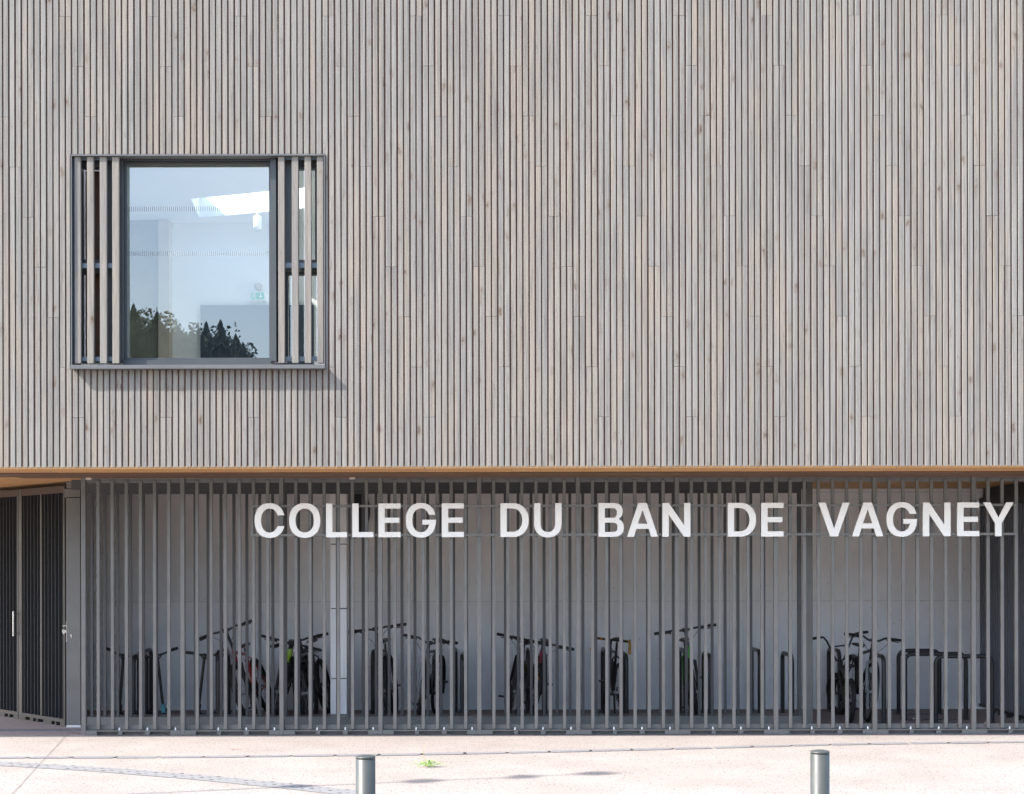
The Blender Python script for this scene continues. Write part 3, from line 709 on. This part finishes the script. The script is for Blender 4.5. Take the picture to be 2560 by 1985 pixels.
for (a,b,Y,l) in ((2339,2480,0.96,'nearest of the three black hoop stands set parallel at the right end'),(2262,2414,1.41,'middle one of the three black hoop stands set parallel at the right end'),(2246,2348,2.08,'rearmost of the three black hoop stands set parallel at the right end')):
    L = (b-a)/sc(Y); stand((wx(a,Y),Y), 0, L, l, 'hoop stands parallel to the wall')

# ------------------------------------------------------------------ bicycles
def circ(c, r, n=32, axis='y'):
    return [(c[0]+r*math.cos(2*math.pi*k/n), c[1], c[2]+r*math.sin(2*math.pi*k/n)) for k in range(n)]
def wheel(parent, c, r, tw, M, rim_mat=M_GRAPH, nsp=20):
    mb = MB(); mb.tube(circ(c, r-tw), tw, 10, closed=True, M=M); w = mb.build('wheel', M_RUBBER, parent)
    mb = MB(); mb.tube(circ(c, r-2*tw-0.008), 0.010, 6, closed=True, M=M); mb.build('rim', rim_mat, w)
    mb = MB(); mb.tube([(c[0],-0.05,c[2]),(c[0],0.05,c[2])], 0.018, 10, M=M)
    for k in range(nsp):
        a = 2*math.pi*k/nsp; b = a+0.5*(1 if k%2 else -1); s = 0.03 if k%4 < 2 else -0.03
        mb.tube([(c[0]+0.018*math.cos(b), s, c[2]+0.018*math.sin(b)),(c[0]+(r-2*tw-0.01)*math.cos(a),0,c[2]+(r-2*tw-0.01)*math.sin(a))],0.0018,4,caps=False,M=M)
    mb.build('spokes', M_SILVER, w); return w
def bicycle(label, X, Y, yaw, roll, steer, fcol, barz=1.0, style='flat', r=0.345, tw=0.026, fork=None, mudguard=False, bag=None, sadz=0.92):
    e = empty('bicycle', (X,Y,0), (R(roll),0,R(yaw))); tag(e, label, 'bicycle', 'bicycles parked in the shelter')
    k = r/0.345; wb = 0.53 if style != 'bmx' else 0.46
    Rr = (-wb,0,r); Fr = (wb,0,r); bb = (-0.07,0,0.28*k+0.01)
    ht = Vector((0.345,0,min(0.86,barz-0.10))) if style != 'bmx' else Vector((0.31,0,0.60)); ax = Vector((-0.33,0,0.944)).normalized()
    hb = ht-ax*0.14; st = Vector((-0.235,0,min(0.78,sadz-0.12))) if style != 'bmx' else Vector((-0.16,0,0.46))
    Ms = Matrix.Translation(hb) @ Matrix.Rotation(R(steer),4,ax) @ Matrix.Translation(-hb)
    I = Matrix.Identity(4)
    mb = MB(); tr = 0.019 if style != 'road' else 0.015
    mb.tube([ht,hb],0.024,10); mb.tube([bb,st],tr,10); mb.tube([st,ht-ax*0.02],tr,10); mb.tube([bb,hb+ax*0.01],tr*1.35,10)
    for s in (-1,1):
        mb.tube([bb,(bb[0]-0.06,s*0.045,bb[2]),(Rr[0],s*0.06,r)],0.010,8); mb.tube([st-Vector((0,0,0.03)),(st.x-0.05,s*0.045,st.z-0.07),(Rr[0],s*0.06,r)],0.009,8)
    mb.build('frame', fcol, e)
    mb = MB()
    cr = hb-ax*0.02
    mb.tube([hb,cr],0.02,8,M=Ms)
    wd = 0.055 if tw > 0.02 else 0.045
    mb.tube([(cr.x,-wd,cr.z-0.02),(cr.x,0,cr.z),(cr.x,wd,cr.z-0.02)],0.02,8,M=Ms)
    for s in (-1,1): mb.tube([(cr.x,s*wd,cr.z-0.01),(cr.x+(Fr[0]-cr.x)*0.5,s*wd,(cr.z+r)/2),(Fr[0],s*wd,r)],[0.019,0.017,0.013],8,M=Ms)
    mb.build('fork', fork or fcol, e)
    wheel(e, Rr, r, tw, I); wheel(e, Fr, r, tw, Ms)
    hc = ht+ax*0.05; bz = barz
    mb = MB(); gp = MB(); lv = MB()
    if style == 'bmx':
        c0 = Vector((hc.x+0.04,0,hc.z+0.01)); mb.tube([ht,hc,c0],0.016,8,M=Ms)
        for s in (-1,1): mb.tube([c0,c0+Vector((0,s*0.05,0.01)),(c0.x-0.03,s*0.17,bz-0.05),(c0.x-0.035,s*0.21,bz-0.005),(c0.x-0.045,s*0.24,bz),(c0.x-0.06,s*0.36,bz)],0.0115,8,M=Ms); gp.mark().tube([(c0.x-0.052,s*0.25,bz),(c0.x-0.062,s*0.365,bz)],0.017,8,M=Ms)
        mb.tube([(c0.x-0.02,-0.13,bz-0.13),(c0.x-0.02,0.13,bz-0.13)],0.009,8,M=Ms)
    elif style == 'road':
        c0 = Vector((hc.x+0.08,0,bz)); mb.tube([ht,hc,c0],0.015,8,M=Ms); mb.tube([(c0.x,-0.2,bz),(c0.x,0.2,bz)],0.014,8,M=Ms)
        for s in (-1,1): gp.mark().tube([(c0.x,s*0.11,bz),(c0.x+0.01,s*0.2,bz),(c0.x+0.07,s*0.215,bz-0.01),(c0.x+0.10,s*0.22,bz-0.05),(c0.x+0.08,s*0.225,bz-0.11),(c0.x-0.02,s*0.235,bz-0.14)],0.017,8,M=Ms)
        for s in (-1,1): lv.mark().tube([(c0.x+0.09,s*0.215,bz+0.02),(c0.x+0.12,s*0.215,bz-0.03),(c0.x+0.10,s*0.215,bz-0.1)],0.008,6,M=Ms)
    else:
        c0 = Vector((hc.x+0.055,0,bz-0.01)); hh = 0.355 if style == 'flat' else 0.32; rise = 0.0 if style == 'flat' else 0.03; back = 0.03 if style == 'flat' else 0.10
        mb.tube([ht,hc,c0],0.018,8,M=Ms); mb.tube([(c0.x,-0.035,c0.z),(c0.x,0.035,c0.z)],0.023,8,M=Ms)
        for s in (-1,1):
            mb.tube([c0,(c0.x,s*0.06,c0.z),(c0.x-0.005,s*0.13,bz+rise),(c0.x-back,s*hh,bz+rise-0.005)],0.0125,8,M=Ms)
            u = Vector((-back+0.005,s*(hh-0.13),-0.005)).normalized(); q = Vector((c0.x-back,s*hh,bz+rise-0.005))
            lv.mark(); gp.mark().tube([q-u*0.125,q+u*0.005],0.0175,8,M=Ms)
            a = q-u*0.15; lv.tube([a,a+Vector((0.02,0,-0.012))],0.017,8,M=Ms); lv.tube([a+Vector((0.02,0,-0.012)),a+Vector((0.055,0,-0.02))+u*0.02,a+Vector((0.06,0,-0.028))+u*0.11],0.006,6,M=Ms)
            lv.tube([a-u*0.03,a-u*0.03+Vector((0.01,0,-0.03))],0.013,8,M=Ms)
            lv.tube([a+Vector((0.02,0,-0.01)),(c0.x+0.10,s*0.13,bz-0.05),(c0.x+0.06,s*0.03,bz-0.16),(cr.x+0.03,s*0.015,cr.z+0.03)],0.003,5,M=Ms)
    h = mb.build('handlebar', M_BLACK if style != 'city' else M_GRAPH, e); gp.build('grip', M_YELL if style == 'road' else M_RUBBER, h)
    if lv.v: lv.build('brake_lever', M_BLACK, h)
    # saddle and post
    dirv = (st-Vector(bb)).normalized(); sp = st+dirv*((sadz-0.05-st.z)/dirv.z) if style != 'bmx' else Vector((-0.20,0,0.60))
    mb = MB(); mb.tube([st-dirv*0.02,sp],0.013,8); mb.build('seat_post', M_BLACK, e)
    mb = MB(); sz = sp.z+0.03; pts = []; wd_ = 0.07 if style != 'city' else 0.09
    prof = [(-0.13,0.35),(-0.12,0.85),(-0.08,1.0),(-0.03,0.8),(0.03,0.42),(0.09,0.27),(0.13,0.22),(0.145,0.1)]
    for x,w in prof:
        ring = [(sp.x+x, math.cos(2*math.pi*q/10)*wd_*w, sz+(0.010 if x < 0 else 0.0)+math.sin(2*math.pi*q/10)*(0.026 if math.sin(2*math.pi*q/10) < 0 else 0.022)*(0.6+0.4*w)) for q in range(10)]
        pts += ring
    fs = [(i*10+q,i*10+(q+1)%10,(i+1)*10+(q+1)%10,(i+1)*10+q) for i in range(len(prof)-1) for q in range(10)]+[tuple(reversed(range(10))),tuple(range(len(pts)-10,len(pts)))]
    mb.add(pts, fs, smooth=True); mb.build('saddle', M_BLACK, e)
    # crank, pedals, chain
    mb = MB(); mb.tube(circ((bb[0],-0.045,bb[2]),0.085,24),0.004,6,closed=True); mb.tube([(bb[0],-0.06,bb[2]),(bb[0],0.06,bb[2])],0.02,10)
    ca = R(rnd.uniform(20,160))
    for s in (-1,1): mb.tube([(bb[0],s*0.065,bb[2]),(bb[0]+s*0.165*math.cos(ca),s*0.08,bb[2]+s*0.165*math.sin(ca))],0.010,8)
    for q in range(5): a = 2*math.pi*q/5; mb.tube([(bb[0],-0.047,bb[2]),(bb[0]+0.08*math.cos(a),-0.045,bb[2]+0.08*math.sin(a))],0.005,5)
    mb.tube([(bb[0],-0.045,bb[2]+0.085),(Rr[0],-0.045,r+0.035)],0.004,5); mb.tube([(bb[0],-0.045,bb[2]-0.085),(Rr[0],-0.045,r-0.035)],0.004,5); mb.tube(circ((Rr[0],-0.045,r),0.04,16),0.008,6,closed=True)
    if style != 'bmx': mb.tube([(Rr[0],-0.06,r-0.03),(Rr[0]+0.02,-0.055,r-0.13)],0.012,6)
    ck = mb.build('crankset', M_GRAPH, e)
    for s in (-1,1):
        mb = MB(); px0, pz0 = bb[0]+s*0.165*math.cos(ca), bb[2]+s*0.165*math.sin(ca); mb.box(px0-0.045,px0+0.045,min(s*0.09,s*0.18),max(s*0.09,s*0.18),pz0-0.010,pz0+0.010); mb.build('pedal', M_BLACK, ck)
    if mudguard:
        mb = MB(); cc = Fr; n = 16
        for (c_, MM, a0, a1) in ((Fr,Ms,-20,150),(Rr,I,20,200)):
            L_ = []; mb.mark()
            for q in range(n+1):
                a = R(a0+(a1-a0)*q/n); rr = r+0.018
                L_.append([(c_[0]+rr*math.cos(a),-0.032,c_[2]+rr*math.sin(a)-0.004),(c_[0]+(rr+0.008)*math.cos(a),0,c_[2]+(rr+0.008)*math.sin(a)),(c_[0]+rr*math.cos(a),0.032,c_[2]+rr*math.sin(a)-0.004)])
            vs = [MM @ Vector(p) for q in L_ for p in q]; mb.add(vs,[(q*3+j,q*3+j+1,q*3+j+4,q*3+j+3) for q in range(n) for j in range(2)],smooth=True)
        mb.build('mudguard', M_BLACK, e)
    if bag:
        mb = MB()
        for (dx,dz,rr) in bag[1]: mb.lathe([(0.0,-rr*1.25),(rr*0.6,-rr*1.05),(rr,-rr*0.3),(rr,rr*0.5),(rr*0.6,rr*1.1),(rr*0.3,rr*1.25)],(0,0,0),12,M=Ms@Matrix.Translation((dx,0,dz))@Matrix.Diagonal((0.3,0.8,1.2,1) if bag[2] is M_LIME else (1,1,1,1)))
        mb.build(bag[0], bag[2], e)
    return e
def by_bar(px, Y, yaw, lx=0.42):                  # bicycle origin so that its bar centre stands over picture column px
    yb = Y+lx*math.sin(R(yaw)); return wx(px,yb)-lx*math.cos(R(yaw))
bicycle('red mountain bicycle with bars turned up to the right, leftmost of the bicycles', wx(655,1.74), 1.74,-92,18,-2,M_RED,1.12,r=0.36,tw=0.03,fork=M_BLACK,sadz=0.90)
bicycle('black and lime mountain bicycle leaning right, left of the white column cover', wx(690,1.72), 1.72,-85,-12,8,M_BLACK,0.93,r=0.36,tw=0.031,fork=M_GRAPH,bag=('number_plate',[(0.44,0.80,0.045),(0.455,0.70,0.035)],M_LIME))
bicycle('plain black mountain bicycle leaning left, nearest the white column cover', wx(799,1.78), 1.78,-94,10,-8,M_BLACK,0.955,r=0.34,tw=0.028)
bicycle('tall black bicycle with wide flat bars just right of the white column cover', wx(975,1.72), 1.72,-92,6,-6,M_BLACK,1.085,r=0.36,tw=0.028)
bicycle('black city bicycle with round headlamp and silver fork, right of the tall black bicycle', wx(1068,1.72), 1.72,-97,-5,12,M_GRAPH,0.925,style='city',r=0.35,tw=0.02,fork=M_SILVER,mudguard=True,bag=('headlamp',[(0.50,0.76,0.035)],M_SILVER))
bicycle('black bicycle with bars sloping down to the right, behind its dark red neighbour', wx(1277,1.80), 1.80,-88,-9,6,M_GRAPH,0.925,style='city',r=0.35,tw=0.02,mudguard=True)
bicycle('dark red bicycle with orange reflectors and wide bars under the letters D and U', wx(1330,1.72), 1.72,-93,-9,8,M_MAG,0.915,r=0.345,tw=0.024,fork=M_GRAPH,bag=('reflector',[(0.50,0.50,0.022)],M_ORNG))
bicycle('racing bicycle with yellow taped drop bars seen from behind, black saddle on top', wx(1530,1.6), 1.74,93,2,-12,M_GRAPH,0.90,style='road',r=0.34,tw=0.014,sadz=0.955)
bicycle('bright green mountain bicycle with bars rising to the right, under the letter N', wx(1737,1.72), 1.72,-93,7,-5,M_GREEN,1.07,r=0.35,tw=0.027,fork=M_BLACK)
bicycle('small black low bicycle with high braced bars, left of the black city bicycle', 3.87,1.56,86,2,22,M_BLACK,0.965,style='bmx',r=0.255,tw=0.026,sadz=0.66)
bicycle('black city bicycle with silver forks standing in the right bay', 4.035,1.69,-90,-8,-4,M_GRAPH,0.945,style='city',r=0.35,tw=0.020,fork=M_SILVER,mudguard=True,sadz=0.86,bag=('headset_cover',[(0.46,0.60,0.03)],M_SILVER))
# extra coloured pieces
# ------------------------------------------------------------------ kick scooters
def scooter(label, barpx, botpx, Y, yaw, tilt, clamp=M_BLACK, text=False):
    s_ = sc(Y); xb = wx(botpx,Y); xt = wx(barpx,Y); roll = math.degrees(math.atan2(xt-xb,0.68))
    e = empty('kick_scooter', (xb,Y,0), (0,R(roll),0)); tag(e, label, 'scooter', 'kick scooters parked at the left')
    a = R(yaw); u = Vector((math.cos(a),math.sin(a),0)); w = Vector((-u.y,u.x,0))
    mb = MB(); mb.tube([(0,0,0.14),(0,0,0.79)],0.0165,10); mb.build('stem', M_BLACK, e)
    mb = MB(); mb.tube([(0,0,0.10),(0,0,0.20)],0.026,10); mb.build('clamp', clamp, e)
    mb = MB(); cb = math.cos(R(tilt)); sb = math.sin(R(tilt))
    mb.tube([Vector((-0.24*cb,0.02,0.79-0.24*sb)),Vector((-0.08,0,0.775-0.06*sb)),Vector((0,0,0.77)),Vector((0.08,0,0.775+0.06*sb)),Vector((0.24*cb,0.02,0.79+0.24*sb))],0.0125,8)
    mb.tube([(-0.05,0,0.775),(0,0,0.71),(0.05,0,0.775)],0.009,8)
    h = mb.build('handlebar', M_BLACK, e)
    mb = MB()
    for s in (-1,1): mb.mark().tube([(s*0.24*cb*0.5,0.01,0.785+s*0.125*sb),(s*0.245*cb,0.02,0.79+s*0.245*sb)],0.0175,8)
    mb.build('grip', M_RUBBER, h)
    mb = MB(); D = [u*0.08,u*0.60]
    mb.tube([Vector((0,0,0.12)),u*0.05+Vector((0,0,0.085)),u*0.10+Vector((0,0,0.075))],0.02,8)
    mb.add([D[0]+w*0.055+Vector((0,0,0.065)),D[1]+w*0.055+Vector((0,0,0.065)),D[1]-w*0.055+Vector((0,0,0.065)),D[0]-w*0.055+Vector((0,0,0.065)),D[0]+w*0.05+Vector((0,0,0.085)),D[1]+w*0.05+Vector((0,0,0.085)),D[1]-w*0.05+Vector((0,0,0.085)),D[0]-w*0.05+Vector((0,0,0.085))],[(0,1,2,3),(7,6,5,4),(0,4,5,1),(1,5,6,2),(2,6,7,3),(3,7,4,0)])
    mb.build('deck', M_GRAPH, e)
    for c in (u*-0.02,u*0.66):
        mb = MB(); pts = [c+u*0.042*math.cos(2*math.pi*k/16)+Vector((0,0,0.055+0.042*math.sin(2*math.pi*k/16))) for k in range(16)]
        mb.tube(pts,0.013,8,closed=True); mb.tube([c-w*0.02+Vector((0,0,0.055)),c+w*0.02+Vector((0,0,0.055))],0.034,12); mb.build('wheel', M_RUBBER, e)
scooter('leftmost black kick scooter, its stem leaning right', 307, 296, 1.35, 70, -12)
scooter('black kick scooter with teal clamp at its foot, stem leaning left, between its two neighbours', 395, 411, 1.38, 100, 9, M_TEAL)
scooter('rightmost black kick scooter with pale marks on its leaning stem, next to the red bicycle', 509, 492, 1.40, 80, 3, M_BLACK)

# ------------------------------------------------------------------ bollards
def bollard(px, py, Y, r, label):
    s = sc(Y); z = EYE+(HZ-py)/s
    e = empty('bollard', (wx(px,Y),Y,0)); tag(e, label, 'bollard', 'steel bollards along the pavement')
    mb = MB(); mb.lathe([(r+0.02,0.0),(r+0.02,0.006),(r,0.007),(r,z-0.012),(r-0.001,z-0.0115)],(0,0,0),48); o = mb.build('tube', M_BOLL, e)
    mb = MB(); mb.lathe([(r-0.003,z-0.0115),(r-0.003,z-0.0085),(r+0.0005,z-0.008),(r+0.0005,z-0.003),(r-0.003,z),(r-0.008,z+0.0015),(r*0.5,z+0.004),(0.002,z+0.005)],(0,0,0),48); mb.build('cap', M_BOLL, e)
bollard(913,1889.0,6.33-16,0.0412,'round grey steel bollard in front of the fence, left of the weed')
bollard(2049,1878.5,6.42-16,0.0405,'round grey steel bollard at the right, in front of the empty stands')

# ------------------------------------------------------------------ weed and litter
gx, gy = gnd(1073,1917.5)
e = empty('weed', (gx,gy,0)); tag(e, 'small bright green weed with dry stalks growing from the pavement', 'plant')
t = NT('weed_leaf'); n = t.noise(t.coord((60,60,60)),1,2); t.base(t.ramp(n,[(0.3,(0.12,0.26,0.03)),(0.7,(0.26,0.40,0.07))])); t.rough(0.7); M_WEED = t.m
mb = MB()
for k in range(330):
    rr = abs(rnd.gauss(0,0.055)); a = rnd.uniform(0,2*math.pi); x = rr*math.cos(a)*1.35; y = rr*math.sin(a); z = max(0.005, rnd.uniform(0.2,1)*0.055*(1-rr*3.5)+0.008)
    u = Vector((rnd.uniform(-1,1),rnd.uniform(-1,1),rnd.uniform(0.1,0.9))).normalized(); w = u.cross(Vector((0,0,1))).normalized(); l = rnd.uniform(0.008,0.018); p = Vector((x,y,z))
    mb.add([p,p+u*l*0.5+w*l*0.3,p+u*l,p+u*l*0.5-w*l*0.3],[(0,1,2,3)])
mb.build('leaves', M_WEED, e)
mb = MB()
for k in range(16):
    a = rnd.uniform(0,6.28); l = rnd.uniform(0.07,0.14); mb.tube([(0,0,0.004),(l*0.5*math.cos(a)*1.3,l*0.5*math.sin(a),0.03),(l*math.cos(a)*1.3,l*math.sin(a),0.02+rnd.uniform(0,0.03))],0.0012,4)
mb.build('stems', M_WEED, e)
M_STRAW = paint('dry_stalk', (0.42,0.33,0.17), 0.8)
mb = MB()
for dx,l in ((-0.05,0.2),(-0.035,0.16),(-0.06,0.11)): mb.tube([(dx*0.6,0,0),(dx,0,l*0.5),(dx*1.25-0.005,0,l)],[0.0016,0.0013,0.0008],4)
for k in range(14): z = rnd.uniform(0.08,0.2); mb.tube([(-0.05,0,z),(-0.05+rnd.uniform(-0.015,0.015),0.0,z+0.008)],0.0012,4)
mb.build('dry_stalk', M_STRAW, e)
gx, gy = gnd(592,1873); e = empty('leaf_litter', (gx,gy,0)); tag(e, 'small patch of dry brown leaf crumbs on the pavement near the fence', 'litter')
mb = MB()
for k in range(46):
    p = Vector((rnd.gauss(0,0.05),rnd.gauss(0,0.022),0.005)); a = rnd.uniform(0,6.28); l = rnd.uniform(0.004,0.013); u = Vector((math.cos(a),math.sin(a),rnd.uniform(0,0.4))); w = Vector((-u.y,u.x,0))
    mb.add([p,p+u*l+w*l*0.4,p+u*l*1.6,p+u*l-w*l*0.4],[(0,1,2,3)])
mb.build('crumbs', M_ORNG if False else paint('dry_leaf',(0.35,0.17,0.05),0.9), e)

# ------------------------------------------------------------------ sapling left of the frame (casts the thin shadow)
e = empty('young_tree', (-7.0,-5.33,0)); tag(e, 'thin leaning young tree with few small leaf clumps left of the view', 'tree')
t = NT('thin_bark'); n = t.noise(t.coord((40,40,8)),1,4); t.base(t.ramp(n,[(0.3,(0.10,0.075,0.055)),(0.7,(0.2,0.165,0.13))])); t.rough(0.9)
mb = MB(); P = [Vector((0.01*math.sin(z*2.1),-0.14*z,z)) for z in [i*0.5 for i in range(17)]]
mb.tube(P,[0.036-0.0030*i*0.5 for i in range(17)],8); mb.build('trunk', t.m, e)
mb = MB()
for (z,r_) in ((5.26,0.085),(6.25,0.115),(7.1,0.105),(7.72,0.115)):
    for k in range(260):
        d = Vector((rnd.gauss(0,1),rnd.gauss(0,1),rnd.gauss(0,1))).normalized()*r_*rnd.random()**0.4
        p = Vector((d.x,-0.14*z+d.y,z+d.z)); u = Vector((rnd.uniform(-1,1),rnd.uniform(-1,1),rnd.uniform(-1,1))).normalized(); w = u.orthogonal().normalized(); l = 0.028
        mb.add([p,p+u*l+w*l*0.5,p+u*l*2,p+u*l-w*l*0.5],[(0,1,2,3)])
mb.build('crown', M_WEED, e)

# ------------------------------------------------------------------ wooded hill behind the viewer (mirrored in the glass)
t = NT('forest_floor'); n = t.noise(t.coord((0.2,0.2,0.2)),1,5); t.base(t.ramp(n,[(0.3,(0.03,0.05,0.018)),(0.7,(0.06,0.08,0.03))])); t.rough(0.95)
table = [(-70,0.22),(-45,0.20),(-30,0.182),(-23.8,0.172),(-23.05,0.1745),(-21.9,0.168),(-20.8,0.167),(-20.2,0.161),(-19.7,0.162),(-18.85,0.164),(-17.9,0.1595),(-17.4,0.156),(-16.85,0.1497),(-16.45,0.1475),(-15.9,0.1402),(-15.0,0.134),(-12,0.122),(-4,0.11),(10,0.10),(40,0.09)]
def elev(x):
    for (a,b),(c,d) in zip(table[:-1],table[1:]):
        if a <= x <= c: return b+(d-b)*(x-a)/(c-a)
    return table[0][1] if x < table[0][0] else table[-1][1]
mb = MB(); nx, ny = 60, 8
vs = []; fs = []
for j in range(ny+1):
    for i in range(nx+1):
        x = -75+130*i/nx; y = -58-60*j/ny; tt = min(1,j/4); z = -0.2+tt*(elev(x*0.93)*93*0.80)+rnd.uniform(-0.3,0.3)*tt
        vs.append((x,y,z))
for j in range(ny):
    for i in range(nx): a = j*(nx+1)+i; fs.append((a,a+nx+1,a+nx+2,a+1))
mb.add(vs,fs,smooth=True); tag(mb.build('hill', t.m), kind='structure')
t = NT('conifer_needles'); n = t.noise(t.coord((0.8,0.8,0.8)),1,4); t.base(t.ramp(n,[(0.3,(0.022,0.040,0.020)),(0.7,(0.055,0.080,0.030))])); t.rough(0.9)
mb = MB()
def conifer(x,y,zt,h,rb):
    n = 240
    for k in range(n):
        f = k/n; z = zt-h*f; rr = rb*(f**0.7)*(0.6+0.6*rnd.random())+0.04; a = rnd.uniform(0,6.283)
        c = Vector((x,y,z)); u = Vector((math.cos(a),math.sin(a),-0.35)); w = Vector((-math.sin(a),math.cos(a),0)); wd_ = 0.10+0.15*rr
        mb.add([c+Vector((0,0,0.2)),c+u*rr-w*wd_,c+u*rr*1.12-Vector((0,0,0.15)),c+u*rr+w*wd_],[(0,1,2,3)])
def leafy(x,y,zt,r):
    for k in range(430):
        d = Vector((rnd.gauss(0,1),rnd.gauss(0,1),rnd.gauss(0,1))).normalized()*rnd.random()**0.3
        lump = 1+0.22*math.sin(d.x*5+x)+0.15*math.sin(d.z*7+y)
        c = Vector((x+d.x*r*lump,y+d.y*r*lump,zt-r*1.25+d.z*r*1.25*lump)); u = Vector((rnd.uniform(-1,1),rnd.uniform(-1,1),rnd.uniform(-1,1))).normalized(); w = u.orthogonal().normalized(); q = rnd.uniform(0.07,0.16)
        mb.add([c-u*q,c-w*q*0.7,c+u*q,c+w*q*0.7],[(0,1,2,3)])
x = -45.0
while x < 14:
    for row in range(6):
        yy = -72-row*4.0+rnd.uniform(-1.5,1.5); xx = x+rnd.uniform(-0.5,0.5); D = -yy+13.6
        top = EYE+elev(xx*93.6/D)*D
        if rnd.random() < 0.22: conifer(xx,yy,top+rnd.uniform(-1.2,0.15),rnd.uniform(4,6),rnd.uniform(0.8,1.3))
        else: leafy(xx,yy,top-rnd.uniform(0.0,0.5)-(5-row)*0.3,rnd.uniform(0.8,1.5))
        if row > 2: leafy(xx+0.3,yy,top-rnd.uniform(1.6,2.6),1.6)
    x += 0.75
tag(mb.build('forest', t.m), 'dark conifer wood on the hill, mirrored in the large window', 'forest', kind='stuff')

# ------------------------------------------------------------------ light, sky, camera
W_ = bpy.data.worlds.new('World'); S.world = W_; W_.use_nodes = True; nt = W_.node_tree
sky = nt.nodes.new('ShaderNodeTexSky'); sky.sky_type = 'NISHITA'; sky.sun_disc = False
el = math.atan2(1.0, math.hypot(1.0,0.44)); sky.sun_elevation = el; sky.sun_rotation = math.atan2(-1.0,-0.44); sky.air_density = 1.0; sky.dust_density = 1.6; sky.ozone_density = 1.2
nt.links.new(sky.outputs[0], nt.nodes['Background'].inputs[0]); nt.nodes['Background'].inputs[1].default_value = 0.15
ld = bpy.data.lights.new('sun', 'SUN'); ld.energy = 2.7; ld.angle = R(0.53); ld.color = (1.0,0.955,0.90)
lo = bpy.data.objects.new('sun', ld); COL.objects.link(lo); lo.location = (-20,-25,25)
lo.rotation_euler = Vector((1.0,0.44,-1.0)).to_track_quat('-Z','Y').to_euler()

cam = bpy.data.cameras.new('camera'); co = bpy.data.objects.new('camera', cam); COL.objects.link(co)
co.location = (0,CAMY,EYE); co.rotation_euler = (R(90),R(0.10),0); cam.sensor_width = 36; cam.lens = F/2560*36
cam.shift_y = (HZ-992.5)/2560; cam.clip_end = 2000; cam.clip_start = 0.1
S.camera = co
S.render.engine = 'CYCLES'
S.render.resolution_x = 1024; S.render.resolution_y = 794
S.cycles.max_bounces = 10; S.cycles.diffuse_bounces = 6; S.cycles.transparent_max_bounces = 12
S.view_settings.view_transform = 'Standard'; S.view_settings.look = 'None'; S.view_settings.exposure = 1.93; S.view_settings.gamma = 1
